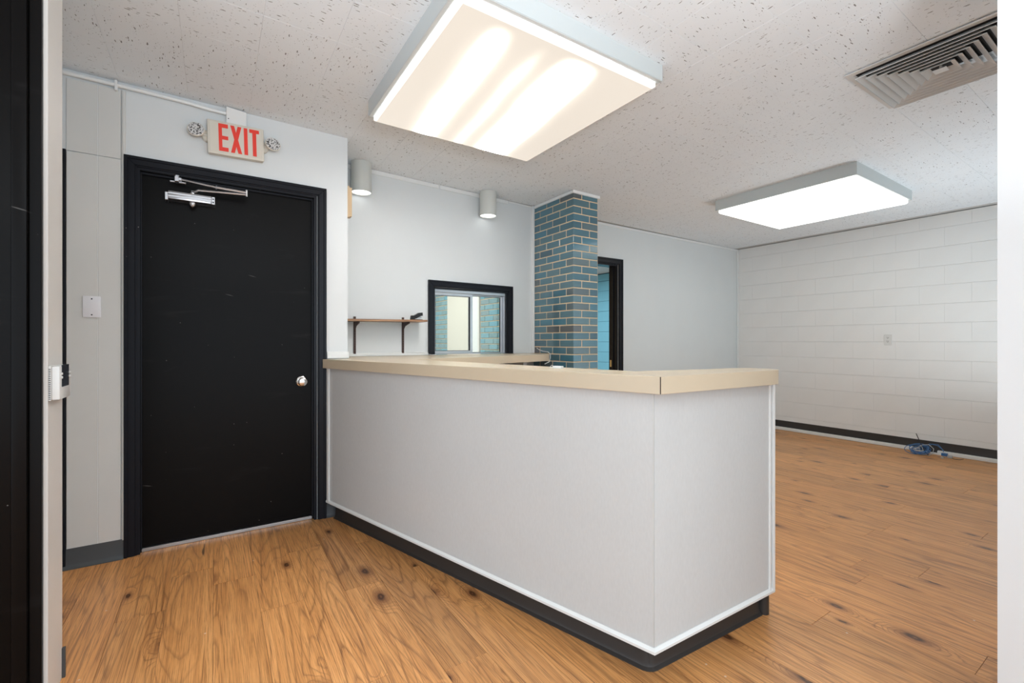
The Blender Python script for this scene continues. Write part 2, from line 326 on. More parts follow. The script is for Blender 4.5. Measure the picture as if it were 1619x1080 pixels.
# ------------------------------------------------------------------ geometry helpers
class MB:
    """collects shapes in world coordinates, then links them as ONE mesh object"""
    def __init__(s): s.bm = bmesh.new()
    def hexa(s, pts, bev=0.0, seg=1):
        b = bmesh.new(); vs_ = [b.verts.new(p) for p in pts]
        for f in ((0, 3, 2, 1), (4, 5, 6, 7), (0, 1, 5, 4), (1, 2, 6, 5), (2, 3, 7, 6), (3, 0, 4, 7)): b.faces.new([vs_[i] for i in f])
        return s._add(b, bev, seg)
    def _add(s, b, bev=0.0, seg=1):
        bmesh.ops.recalc_face_normals(b, faces=b.faces)
        if bev > 0: bmesh.ops.bevel(b, geom=[e for e in b.edges], offset=bev, segments=seg, affect='EDGES', profile=0.5)
        me = bpy.data.meshes.new('tmp'); b.to_mesh(me); b.free(); s.bm.from_mesh(me); bpy.data.meshes.remove(me); return s
    def box(s, a, b, bev=0.0, seg=1, mat=None):
        x0, y0, z0 = a; x1, y1, z1 = b
        p = [(x0, y0, z0), (x1, y0, z0), (x1, y1, z0), (x0, y1, z0), (x0, y0, z1), (x1, y0, z1), (x1, y1, z1), (x0, y1, z1)]
        if mat: p = [mat @ Vector(q) for q in p]
        return s.hexa(p, bev, seg)
    def prism(s, poly, z0, z1, bev=0.0, top=None):
        """poly in plan; z1 may be a function of x"""
        b = bmesh.new()
        lo = [b.verts.new((x, y, z0)) for x, y in poly]
        hi = [b.verts.new((x, y, z1(x) if callable(z1) else z1)) for x, y in poly]
        n = len(poly); b.faces.new(lo); b.faces.new(hi)
        for i in range(n): b.faces.new((lo[i], lo[(i + 1) % n], hi[(i + 1) % n], hi[i]))
        return s._add(b, bev)
    def extrude(s, prof, path, close=False):
        """prof: (offset to the right of travel, z); path: plan points"""
        b = bmesh.new(); rows = []
        n = len(path)
        for i, p in enumerate(path):
            p = Vector(p[:2])
            d0 = (p - Vector(path[i - 1][:2])).normalized() if i > 0 else None
            d1 = (Vector(path[i + 1][:2]) - p).normalized() if i < n - 1 else None
            d0 = d0 or d1; d1 = d1 or d0
            n0 = Vector((d0.y, -d0.x)); n1 = Vector((d1.y, -d1.x)); m = (n0 + n1).normalized(); m /= max(0.3, m.dot(n0))
            zz = path[i][2] if len(path[i]) > 2 else 0
            rows.append([b.verts.new((p.x + m.x * o, p.y + m.y * o, z + zz)) for o, z in prof])
        k = len(prof)
        for i in range(n - 1):
            for j in range(k): b.faces.new((rows[i][j], rows[i][(j + 1) % k], rows[i + 1][(j + 1) % k], rows[i + 1][j]))
        b.faces.new(rows[0]); b.faces.new(list(reversed(rows[-1])))
        return s._add(b)
    def tube(s, pts, r, seg=8, cap=True):
        b = bmesh.new(); pts = [Vector(p) for p in pts]; rings = []
        rr = r if isinstance(r, (list, tuple)) else [r] * len(pts)
        up = Vector((0, 0, 1))
        for i, p in enumerate(pts):
            d = (pts[min(i + 1, len(pts) - 1)] - pts[max(i - 1, 0)]).normalized()
            a = d.cross(up if abs(d.dot(up)) < 0.95 else Vector((1, 0, 0))).normalized(); c = d.cross(a).normalized()
            rings.append([b.verts.new(p + rr[i] * (math.cos(t) * a + math.sin(t) * c)) for t in [2 * PI * k / seg for k in range(seg)]])
        for i in range(len(pts) - 1):
            for k in range(seg): b.faces.new((rings[i][k], rings[i][(k + 1) % seg], rings[i + 1][(k + 1) % seg], rings[i + 1][k]))
        if cap: b.faces.new(rings[0]); b.faces.new(list(reversed(rings[-1])))
        for f in b.faces: f.smooth = len(f.verts) == 4
        return s._add(b)
    def lathe(s, prof, mat, seg=28):
        """prof: (r, z) rotated about local z, placed by mat"""
        b = bmesh.new(); rings = []
        for r, z in prof:
            rings.append([b.verts.new(mat @ Vector((r * math.cos(2 * PI * k / seg), r * math.sin(2 * PI * k / seg), z))) for k in range(seg)])
        for i in range(len(prof) - 1):
            for k in range(seg):
                f = b.faces.new((rings[i][k], rings[i][(k + 1) % seg], rings[i + 1][(k + 1) % seg], rings[i + 1][k])); f.smooth = True
        if prof[0][0] > 1e-5: b.faces.new(rings[0])
        if prof[-1][0] > 1e-5: b.faces.new(list(reversed(rings[-1])))
        bmesh.ops.remove_doubles(b, verts=b.verts, dist=1e-6)
        return s._add(b)
    def build(s, name, mat, parent=None, loc=None, kind=None, origin=None):
        me = bpy.data.meshes.new(name)
        o = bpy.data.objects.new(name, me)
        base = Vector(origin) if origin else (world_loc(parent) if parent else Vector(loc or (0, 0, 0)))
        s.bm.transform(Matrix.Translation(-base)); s.bm.to_mesh(me); s.bm.free()
        me.materials.append(mat if not isinstance(mat, str) else M[mat])
        try: me.set_sharp_from_angle(angle=math.radians(35))
        except Exception: pass
        C.objects.link(o)
        if parent: o.parent = parent; o.location = base - world_loc(parent)
        else: o.location = base
        if kind: o['kind'] = kind
        return o
def world_loc(o):
    v = Vector((0, 0, 0))
    while o: v += o.location; o = o.parent
    return v
def thing(name, label, cat, loc, group=None):
    o = bpy.data.objects.new(name, None); C.objects.link(o); o.location = loc; o.empty_display_size = 0.05
    o['label'] = label; o['category'] = cat
    if group: o['group'] = group
    return o
def tag(o, label, cat, group=None):
    o['label'] = label; o['category'] = cat
    if group: o['group'] = group
    return o
def struct(mb, name, mat, loc=(0, 0, 0), label=None):
    o = mb.build(name, mat, loc=loc, kind='structure')
    if label: o['label'] = label
    return o
def sempty(name, loc, label=None):
    o = bpy.data.objects.new(name, None); C.objects.link(o); o.location = loc; o['kind'] = 'structure'; o.empty_display_size = 0.05
    if label: o['label'] = label
    return o
def place(mesh, name, parent, loc, rot=(0, 0, 0)):
    o = bpy.data.objects.new(name, mesh); C.objects.link(o); o.parent = parent
    o.location = Vector(loc) - world_loc(parent); o.rotation_euler = rot; return o
def mesh_of(mb, name, mat, smooth=False):
    me = bpy.data.meshes.new(name); mb.bm.to_mesh(me); mb.bm.free(); me.materials.append(M[mat]); return me
def lerp(a, b, t): return a + (b - a) * t
def wy(x): return 3.71 + (x - 1.05) * 0.06 / 1.68          # room face of the wall with the service window
def fy(x): return 3.815 - (x - 3.0) * 0.070 / 3.37           # room face of the far wall

# ------------------------------------------------------------------ floor
fl = struct(MB().box((-2.2, -2.5, -0.10), (6.6, 8.2, -0.004)), 'floor', 'floor_base', label='knotty honey-coloured wood plank floor')
PW, PL = 0.1740, 1.22
plank_cache = {}
def plank_mesh(L, W):
    key = (round(L, 3), round(W, 3))
    if key not in plank_cache:
        g = 0.0004
        b = MB().box((-W / 2 + g, -L / 2 + g, -0.004), (W / 2 - g, L / 2 - g, 0.0), 0.0009)
        plank_cache[key] = mesh_of(b, 'plank', 'wood')
    return plank_cache[key]
ends = {6: 1.09, 5: 1.975, 7: 1.09, 12: 0.92, 14: 0.79, 16: 0.79, 19: 0.88}
x0k = -0.007 - 5 * PW
for k in range(42):
    xa = x0k + k * PW; xb = xa + PW
    if xa > 6.36: break
    xb = min(xb, 6.37)
    xc = (xa + xb) / 2
    ytop = 3.30 if xc < 0.70 else 3.80
    ylo = -0.25 if xc > -0.2 else 1.2
    s = random.random() * PL
    e = ylo - PL + s
    segs = []
    while e < ytop:
        a, b_ = max(e, ylo), min(e + PL, ytop)
        if b_ - a > 0.03: segs.append((a, b_))
        e += PL
    for a, b_ in segs:
        place(plank_mesh(b_ - a, xb - xa), 'plank', fl, (xc, (a + b_) / 2, 0))
near = MB().box((-2.2, -2.5, -0.004), (6.37, -0.25, 0.0)); near.box((-2.2, -0.25, -0.004), (x0k, 3.24, 0.0)); near.box((x0k, -0.25, -0.004), (-0.18, 1.2, 0.0))
near.build('plank_field', 'wood', fl)
fb = MB().box((-0.5, 3.86, -0.004), (6.37, 8.0, 0.0)); fb.build('back_room_flooring', 'grey_plain', fl)

# ------------------------------------------------------------------ ceiling
cl = sempty('ceiling', (0, 0, zc(0)), 'low white ceiling of small fissured tiles')
b = MB(); T = 0.004
b.hexa([(-2.2, -2.5, zc(-2.2) + T), (6.6, -2.5, zc(6.6) + T), (6.6, 8.2, zc(6.6) + T), (-2.2, 8.2, zc(-2.2) + T),
        (-2.2, -2.5, 2.8), (6.6, -2.5, 2.8), (6.6, 8.2, 2.8), (-2.2, 8.2, 2.8)])
b.build('ceiling_deck', 'grey_plain', cl)
TS = 0.305
g = 0.0003
tile_me = mesh_of(MB().box((-TS / 2 + g, -TS / 2 + g, 0.0), (TS / 2 - g, TS / 2 - g, 0.004), 0.0007), 'tile', 'tile')
tx0, ty0 = 0.48 - 5 * TS, 1.315 - 4 * TS
cnt = 0; rest = MB()
VENT = (2.725, 0.430, 3.325, 1.032)
for i in range(25):
    for j in range(13):
        xc = tx0 + (i + 0.5) * TS; yc = ty0 + (j + 0.5) * TS
        if xc > 6.42 or yc > 3.85: continue
        if xc < 0.62 and yc > 3.32: continue
        if VENT[0] + 0.03 < xc - TS / 2 and xc + TS / 2 < VENT[2] - 0.03 and VENT[1] + 0.03 < yc - TS / 2 and yc + TS / 2 < VENT[3] - 0.03: continue
        d = xc * math.sin(ALPHA) + yc * math.cos(ALPHA)
        if d < 1.5: continue
        if xc > 1.9 and math.atan2(xc, yc) > math.radians(86): continue
        rot = random.choice((0, 0, PI / 2, PI / 2, PI))
        o = place(tile_me, 'tile', cl, (xc, yc, zc(xc)))
        o.rotation_euler = (Matrix.Rotation(TILT, 3, 'Y') @ Matrix.Rotation(rot, 3, 'Z')).to_euler()
        cnt += 1
print('tiles', cnt)

# ------------------------------------------------------------------ walls
WH = lambda x: zc(x) - 0.001
# back wall with the black door
b = MB()
DX0, DX1, DZ = -0.366, 0.566, 2.150
def wallbox(b, x0, x1, y0, y1, z0, z1=None):
    f = z1 if z1 is not None else WH
    b.prism([(x0, y0), (x1, y0), (x1, y1), (x0, y1)], z0, f)
wallbox(b, -0.70, DX0, 3.24, 3.36, 0); wallbox(b, DX0, DX1, 3.24, 3.36, DZ); wallbox(b, DX1, 0.763, 3.24, 3.36, 0)
wallbox(b, 0.640, 0.763, 3.36, 3.80, 0)
wb = struct(b, 'wall_back', 'wall', (0, 3.24, 0), 'pale grey wall around the black exit door')
# painted sheet panelling left of the door: four boards with open grooves
for (xa, xb) in ((-0.645, -0.5245), (-0.5215, -0.429)):
    for (za, zb) in ((0.10, 2.168), (2.172, 2.545)):
        MB().box((xa, 3.232, za), (xb, 3.2405, zb), 0.0012).build('panel', 'panel_wall', wb, origin=((xa + xb) / 2, 3.24, (za + zb) / 2))
for (za, zb) in ((0.10, 2.168), (2.172, 2.545)): MB().box((-0.5243, 3.2322, za), (-0.5217, 3.2405, zb)).build('groove_highlight', 'white_trim', wb)  # pale strip standing in for the highlight along the groove
MB().box((-0.658, 3.226, 0), (-0.6465, 3.2405, 2.175), 0.001).build('edge_trim', 'casing', wb)
MB().tube([(-0.417, 3.236, 0.10), (-0.417, 3.236, 2.545)], 0.0095, 10).build('corner_bead', 'panel_wall', wb)
bb = MB(); bb.box((0.628, 3.222, 1.0635), (0.771, 3.2405, 1.112), 0.003); bb.box((0.7625, 3.2405, 1.0635), (0.771, 3.60, 1.112), 0.002)
bb.build('base_moulding', 'white_trim', wb)

# left nook wall, near-left wall end (opening the photograph is taken through)
struct(MB().prism([(-0.80, 2.20), (-0.665, 2.20), (-0.665, 3.24), (-0.80, 3.24)], 0, WH), 'wall_left', 'panel_wall', (-0.7, 2.7, 0))
WE = 2.040
struct(MB().prism([(-2.2, WE), (-0.4500, WE), (-0.4500, 2.205), (-2.2, 2.205)], 0, WH), 'wall_near_left', 'cream_wall', (-0.5, 2.1, 0), 'cream end face of the near wall beside the black casing')
# near-right wall end
b = MB()
for (xa, xb, za, zb) in ((1.872, 2.75, 0, None), (6.10, 6.37, 0, None), (2.75, 6.10, 0, 0.45), (2.75, 6.10, 2.20, None)):
    b.prism([(xa, 0.20), (xb, 0.20), (xb, 0.3312), (xa, 0.3312)], za, zb if zb else WH)
struct(b, 'wall_near_right', 'bright_wall', (1.9, 0.27, 0), 'bright white wall end at the right edge of the picture')
w2 = sempty('fill_window', (4.4, 0.25, 0.45), 'wide window added out of view to let fill light into the far part of the room')  # added opening, unseen, that brightens this side of the room
b = MB()
for (xa, xb, za, zb) in ((2.751, 2.80, 0.451, 2.199), (6.05, 6.099, 0.451, 2.199), (2.80, 6.05, 0.451, 0.50), (2.80, 6.05, 2.15, 2.199), (3.87, 3.92, 0.50, 2.15), (4.97, 5.02, 0.50, 2.15)): b.box((xa, 0.235, za), (xb, 0.295, zb), 0.002)
b.build('frame', 'aluminium', w2)
for (xa, xb) in ((2.80, 3.87), (3.92, 4.97), (5.02, 6.05)): MB().box((xa, 0.262, 0.50), (xb, 0.266, 2.15)).build('pane', 'glass', w2)

# window wall
WX0, WX1, WZ1, WZ0 = 1.612, 2.398, 1.662, 1.058
b = MB()
def wseg(x0, x1, z0, z1=None):
    b.prism([(x0, wy(x0)), (x1, wy(x1)), (x1, wy(x1) + 0.12), (x0, wy(x0) + 0.12)], z0, z1 if z1 is not None else WH)
wseg(0.763, WX0, 0); wseg(WX1, 2.74, 0); wseg(WX0, WX1, WZ1); wseg(WX0, WX1, 0, WZ0)
ww = struct(b, 'wall_service_window', 'wall', (1.7, 3.72, 0), 'pale wall with the sliding service window')

# far wall with doorway
b = MB(); OX0, OX1, OZ = 3.10, 3.965, 2.082
def fseg(x0, x1, z0, z1=None):
    b.prism([(x0, fy(x0)), (x1, fy(x1)), (x1, fy(x1) + 0.12), (x0, fy(x0) + 0.12)], z0, z1 if z1 is not None else WH)
fseg(2.74, OX0, 0); fseg(OX0, OX1, OZ); fseg(OX1, 6.375, 0)
wf = struct(b, 'wall_far', 'wall', (4.5, 3.78, 0), 'plain pale grey wall right of the brick column')

# right wall of painted concrete block
wr = struct(MB().prism([(6.378, 0.20), (6.56, 0.20), (6.56, 3.80), (6.378, 3.80)], 0, WH), 'wall_right', 'mortar_painted', (6.37, 2, 0), 'white painted concrete block wall')
blk_cache = {}
def block_mesh(L, Hh, mat, gz=0.0006):
    key = (round(L, 3), round(Hh, 3), mat)
    if key not in blk_cache:
        g = 0.0013
        bm_ = bmesh.new(); h = Hh / 2 - gz; l = L / 2 - 0.0003
        pf = [(0.009, -h), (0.0016, -h), (0.0, -h + 0.0022), (0.0, h - 0.0022), (0.0016, h), (0.009, h)]
        A = [bm_.verts.new((x, -l, z)) for x, z in pf]; B = [bm_.verts.new((x, l, z)) for x, z in pf]
        bm_.faces.new(A); bm_.faces.new(B[::-1])
        for k in range(6): bm_.faces.new((A[k], A[(k + 1) % 6], B[(k + 1) % 6], B[k]))
        q_ = MB(); q_._add(bm_); blk_cache[key] = mesh_of(q_, 'block', mat)
    return blk_cache[key]
BH, BL = 0.1992, 0.406
def course_blocks(parent, xf, y0, y1, ztop, mat, z00=0.182, nm='block'):
    for r in range(-1, 13):
        za = max(0.0, z00 + (r) * BH); zb = min(ztop, z00 + (r + 1) * BH)
        if zb - za < 0.01: continue
        off = 0 if r % 2 else BL / 2
        y = 3.742 - BL * 40 - off
        while y < y1:
            a, e = max(y, y0), min(y + BL, y1)
            if e - a > 0.02: place(block_mesh(e - a, zb - za, mat), nm, parent, (xf, (a + e) / 2, (za + zb) / 2))
            y += BL
course_blocks(wr, 6.370, 0.335, 3.742, zc(6.37) - 0.002, 'block')

# rooms seen beyond
rb = struct(MB().prism([(6.378, 3.87), (6.56, 3.87), (6.56, 8.1), (6.378, 8.1)], 0, WH), 'wall_blue_room', 'blue_joint', (6.37, 6, 0), 'bright blue block wall seen through the doorway')
for r in range(-1, 12):
    za = max(0.0, 0.182 + r * 0.1985); zb = min(2.36, 0.182 + (r + 1) * 0.1985)
    if r == 11: zb = 2.50
    y = 4.894 + (0 if r % 2 else BL / 2)
    while y < 7.94:
        a, e = max(y, 4.894), min(y + BL, 7.94)
        if r % 2 == 0 and abs(y - 4.894 - BL / 2) < 0.01:
            place(block_mesh(BL / 2, zb - za, 'blue_block', 0.0022), 'block', rb, (6.370, 4.894 + BL / 4, (za + zb) / 2))
        if e - a > 0.02: place(block_mesh(e - a, zb - za, 'blue_block', 0.0022), 'block', rb, (6.370, (a + e) / 2, (za + zb) / 2))
        y += BL
MB().prism([(6.370, 3.88), (6.378, 3.88), (6.378, 4.894), (6.370, 4.894)], 0, WH).build('wall_face', 'blue_block', rb)
MB().prism([(6.370, 7.94), (6.378, 7.94), (6.378, 8.1), (6.370, 8.1)], 0, WH).build('wall_face', 'blue_block', rb)
struct(MB().prism([(-0.7, 8.0), (6.37, 8.0), (6.37, 8.1), (-0.7, 8.1)], 0, WH), 'wall_back_rooms', 'grey_plain', (3, 8, 0))
struct(MB().prism([(-0.8, 3.36), (-0.7, 3.36), (-0.7, 8.1), (-0.8, 8.1)], 0, WH), 'wall_back_room_left', 'grey_plain', (-0.7, 5.6, 0))
# brick partition seen through the service window, its bright light put into the colours
wp = struct(MB().prism([(2.740, 3.90), (2.86, 3.90), (2.86, 8.0), (2.740, 8.0)], 0, WH), 'wall_partition', 'mortar_lit', (2.74, 5.5, 0), 'glazed brick wall coloured lighter as if brightly lit, with a cream door beyond the service window')
CH = 0.0677; BRL = 0.203; MJ = 0.0100
def brick_mesh(sx, sy, mat, h=CH):
    key = (round(sx, 3), round(sy, 3), mat)
    if key not in blk_cache:
        blk_cache[key] = mesh_of(MB().box((-sx / 2, -sy / 2, -(h - MJ) / 2), (sx / 2, sy / 2, (h - MJ) / 2), 0.0022), 'brick', mat)
    return blk_cache[key]
for r in range(13, 28):
    z = (r + 0.5) * CH
    for (ya, yb) in ((4.18, 4.90), (5.845, 6.70)):
        y = ya - (0 if r % 2 else BRL / 2)
        while y < yb:
            a, e = max(y, ya), min(y + BRL, yb)
            if e - a > 0.04: place(brick_mesh(0.016, e - a - MJ, 'brick_lit'), 'brick', wp, (2.738, (a + e) / 2, z))
            y += BRL
MB().box((2.722, 4.945, 0), (2.7405, 5.200, 2.3), 0.002).build('door_jamb', 'white_trim', wp)
MB().box((2.715, 4.905, 0), (2.7405, 4.943, 2.3), 0.002).build('door_stop', 'cream_wall', wp)
MB().box((2.728, 5.202, 0.01), (2.7405, 5.845, 2.2), 0.002).build('door_leaf', 'cream_plastic', wp)

# ------------------------------------------------------------------ white trims
def trim(name, mb, mat='white_trim'): return struct(mb, name, mat)
# mouldings under the ceiling
b = MB()
def strip(b, xa, xb, fn, h, t_, mat=None):
    b.hexa([(xa, fn(xa) - t_, zc(xa) - h), (xb, fn(xb) - t_, zc(xb) - h), (xb, fn(xb), zc(xb) - h), (xa, fn(xa), zc(xa) - h),
            (xa, fn(xa) - t_, zc(xa) - 0.003), (xb, fn(xb) - t_, zc(xb) - 0.003), (xb, fn(xb), zc(xb) - 0.003), (xa, fn(xa), zc(xa) - 0.003)])
strip(b, 0.775, 1.655, wy, 0.036, 0.007); strip(b, 1.668, 2.40, wy, 0.036, 0.007); strip(b, 2.415, 2.70, wy, 0.018, 0.004)
trim('trim_1', b)
b = MB(); strip(b, 3.03, 6.36, fy, 0.030, 0.008); trim('trim_2', b)
b = MB(); b.box((6.335, 3.735, 0.12), (6.369, 3.7445, zc(6.36) - 0.032), 0.002); trim('trim_3', b)
b = MB(); b.box((2.692, 3.742, 1.0635), (2.7185, wy(2.7) - 0.0005, zc(2.7) - 0.004), 0.003); trim('trim_4', b)
b = MB(); b.hexa([(0.775, wy(0.775) - 0.010, 1.0635), (1.556, wy(1.556) - 0.010, 1.0635), (1.556, wy(1.556), 1.0635), (0.775, wy(0.775), 1.0635),
                  (0.775, wy(0.775) - 0.008, 1.088), (1.556, wy(1.556) - 0.008, 1.088), (1.556, wy(1.556), 1.088), (0.775, wy(0.775), 1.088)])
trim('trim_5', b)

# ------------------------------------------------------------------ door_1 : black exit door
d1 = sempty('door_1', (0.1, 3.24, 0), 'scuffed black door with round knob and closer below the exit sign')
def mitred(b, x0, x1, z1, w_, y0, th, zlo=0.0, yfn=None):
    """three-sided casing with mitred corners and a raised outer bead; outer size x0..x1, top z1"""
    yf = yfn or (lambda x: y0)
    for (o, i, t0) in ((0.0, w_ * 0.30, th), (w_ * 0.30, w_ * 0.86, th * 0.80), (w_ * 0.86, w_, th * 0.55)):
        def P(x, z, t): return (x, yf(x) - t, z)
        L = [(x0 + o, zlo), (x0 + i, zlo), (x0 + i, z1 - i), (x0 + o, z1 - o)]
        R = [(x1 - i, zlo), (x1 - o, zlo), (x1 - o, z1 - o), (x1 - i, z1 - i)]
        Tt = [(x0 + i, z1 - i), (x1 - i, z1 - i), (x1 - o, z1 - o), (x0 + o, z1 - o)]
        for q in (L, R, Tt):
            b.hexa([P(x, z, t0) for x, z in q] + [P(x, z, 0.0) for x, z in q], 0.0012)
b = MB(); mitred(b, -0.416, 0.624, 2.199, 0.055, 3.24, 0.020); b.build('casing', 'casing', d1)
b = MB(); jb = 0.018
b.box((DX0, 3.236, 0), (DX0 + jb, 3.36, DZ - 0.002)); b.box((DX1 - jb, 3.236, 0), (DX1, 3.36, DZ - 0.002)); b.box((DX0 + jb, 3.236, DZ - jb - 0.002), (DX1 - jb, 3.36, DZ - 0.002))
b.box((DX0 + jb, 3.262, 0), (DX0 + jb + 0.006, 3.275, DZ - jb - 0.003), 0.001)
b.box((DX1 - jb - 0.010, 3.262, 0), (DX1 - jb, 3.276, DZ - jb - 0.003), 0.001); b.box((DX0 + jb + .006, 3.262, DZ - jb - 0.016), (DX1 - jb - 0.010, 3.276, DZ - jb - 0.003), 0.001)
b.build('jamb', 'casing', d1)
lf = MB().box((DX0 + jb + 0.004, 3.278, 0.022), (DX1 - jb - 0.004, 3.322, DZ - jb - 0.010), 0.002).build('door_leaf', 'black', d1)
Ry = Matrix.Rotation(PI / 2, 4, 'X')
kb = MB().lathe([(0.033, 0.0), (0.033, 0.004), (0.026, 0.008), (0.013, 0.012), (0.012, 0.030), (0.020, 0.036), (0.0275, 0.046), (0.0285, 0.055), (0.026, 0.064), (0.018, 0.069), (0.0, 0.0705)],
                Matrix.Translation((0.478, 3.2775, 0.918)) @ Ry, 32).build('knob', 'chrome', d1)
MB().box((DX0 + jb, 3.262, 0.0), (DX1 - jb, 3.335, 0.020), 0.003).build('threshold', 'aluminium', d1)
# door closer
dc = MB()
dc.box((-0.222, 3.198, 1.986), (-0.018, 3.276, 2.031), 0.004, 2); dc.box((-0.222, 3.194, 1.996), (-0.018, 3.20, 2.006), 0.001)
dc.box((-0.222, 3.194, 2.012), (-0.018, 3.20, 2.022), 0.001)
closer = dc.build('door_closer', 'closer_metal', d1)
e = MB(); e.box((-0.238, 3.225, 1.983), (-0.222, 3.277, 2.029), 0.002); e.box((-0.018, 3.200, 1.984), (0.0, 3.277, 2.030), 0.002); e.build('end_cap', 'closer_metal', closer)
for zz in (1.997, 2.016): MB().lathe([(0.0045, 0), (0.0045, 0.002), (0.0, 0.002)], Matrix.Translation((-0.009, 3.200, zz)) @ Ry, 10).build('screw', 'screen', closer)
MB().lathe([(0.0, -0.030), (0.012, -0.018), (0.0175, -0.006), (0.0165, 0.004), (0.010, 0.012)], Matrix.Translation((-0.110, 3.225, 1.982)), 20).build('cap_nut', 'closer_metal', closer)
MB().lathe([(0.012, 0), (0.012, 0.012), (0.007, 0.014), (0.007, 0.024), (0.0, 0.025)], Matrix.Translation((-0.110, 3.225, 2.030)), 16).build('pinion', 'closer_metal', closer)
MB().tube([(-0.110, 3.225, 2.048), (-0.095, 3.215, 2.048), (-0.080, 3.210, 2.058), (0.155, 3.165, 2.062)], [0.007, 0.008, 0.007, 0.007], 8).build('main_arm', 'closer_metal', closer)
fa = MB(); fa.tube([(-0.172, 3.205, 2.104), (0.012, 3.18, 2.082)], 0.0058, 8); fa.tube([(0.005, 3.181, 2.083), (0.155, 3.165, 2.075)], 0.0075, 8); fa.tube([(0.004, 3.181, 2.083), (0.010, 3.180, 2.082)], 0.011, 8)
fa.tube([(0.158, 3.165, 2.052), (0.158, 3.165, 2.090)], 0.006, 10)
fa.build('forearm', 'closer_metal', closer)
fb_ = MB(); fb_.box((-0.192, 3.195, 2.088), (-0.172, 3.232, 2.118), 0.002); fb_.box((-0.215, 3.219, 2.087), (-0.140, 3.232, 2.096), 0.002); fb_.box((-0.176, 3.195, 2.094), (-0.158, 3.213, 2.112), 0.003); fb_.box((-0.19, 3.215, 2.09), (-0.172, 3.25, 2.13), .002)
fb_.build('arm_bracket', 'closer_metal', closer)

# ------------------------------------------------------------------ near-left black casing (door_2) and thermostat
d2 = sempty('door_2', (-0.6, WE, 0), 'glossy black door casing at the left edge of the picture')
b = MB(); prof = [(-1.60, 0.030), (-0.5325, 0.030), (-0.5285, 0.036), (-0.515, 0.036)]
b.box((-1.0, 2.019, 0), (-0.5245, WE, 2.56), 0.004, 2)
b.build('casing_board', 'black', d2)
MB().box((-0.5244, 2.006, 0), (-0.4895, WE, 2.56), 0.004, 2).build('casing_bead', 'black', d2)
MB().box((-0.4894, 2.022, 0), (-0.4600, WE, 2.56), 0.002).build('casing_edge', 'black', d2)

th = thing('thermostat', 'white wall thermostat with dark screen on the cream wall end', 'thermostat', (-0.4500, 2.125, 1.045))
b = MB(); b.box((-0.4500, 2.0425, 0.988), (-0.443, 2.182, 1.101), 0.0015); b.build('back_plate', 'plaster_white', th)
b = MB(); b.box((-0.443, 2.046, 0.990), (-0.4235, 2.176, 1.099), 0.003, 2); b.build('housing', 'plaster_white', th)
b = MB()
for k in range(17): b.box((-0.4490, 2.0415, 0.993 + k * 0.006), (-0.4440, 2.0430, 0.9955 + k * 0.006))
b.build('vent_slots', 'vent_dark', th, kind='stuff')
MB().box((-0.4240, 2.068, 1.030), (-0.4218, 2.150, 1.103), 0.001).build('screen', 'screen', th)
for yy in (2.061, 2.159):
    for zz in (1.062, 1.074): MB().lathe([(0.004, 0), (0.004, 0.004), (0, 0.005)], Matrix.Translation((-0.4235, yy, zz)) @ Matrix.Rotation(PI / 2, 4, 'Y'), 10).build('button', 'plaster_white', th)

# ------------------------------------------------------------------ blank plate, conduit, cover, exit sign
pl = thing('blank_cover_plate', 'blank white wall plate with two screws on the panelling left of the black door', 'wall plate', (-0.545, 3.232, 1.363))
MB().box((-0.581, 3.224, 1.307), (-0.509, 3.2325, 1.420), 0.0025, 2).build('plate', 'plate_white', pl)
for zz in (1.321, 1.405): MB().lathe([(0.0035, 0), (0.0035, 0.0015), (0, 0.0016)], Matrix.Translation((-0.545, 3.224, zz)) @ Ry, 10).build('screw', 'screen', pl)

cp = thing('conduit', 'thin white pipe running under the ceiling to the box above the exit sign', 'pipe', (-0.30, 3.225, 2.55))
MB().tube([(-0.655, 3.222, zc(-.65) - 0.030), (-0.30, 3.222, zc(-.3) - 0.030), (-0.12, 3.222, zc(-.12) - 0.033), (-0.03, 3.222, zc(0) - 0.040), (0.06, 3.222, zc(0) - 0.041)], 0.0105, 10).build('pipe', 'white_trim', cp)
b = MB(); b.box((-0.452, 3.208, 2.532), (-0.440, 3.2315, 2.585), 0.001); b.build('strap', 'white_trim', cp)
jc = thing('junction_box', 'flat white metal cover above the exit sign', 'box', (0.11, 3.24, 2.55))
b = MB(); b.hexa([(0.056, 3.205, 2.47), (0.160, 3.205, 2.47), (0.160, 3.24, 2.47), (0.056, 3.24, 2.47), (0.056, 3.205, zc(.05) - .003), (0.160, 3.205, zc(.16) - 0.012), (0.160, 3.24, zc(.16) - 0.012), (0.056, 3.24, zc(.05) - .003)], 0.002)
b.build('cover', 'white_trim', jc)
MB().lathe([(0.0028, 0), (0.0028, 0.0012), (0, 0.0013)], Matrix.Translation((0.067, 3.205, 2.513)) @ Ry, 10).build('screw', 'vent_dark', jc)

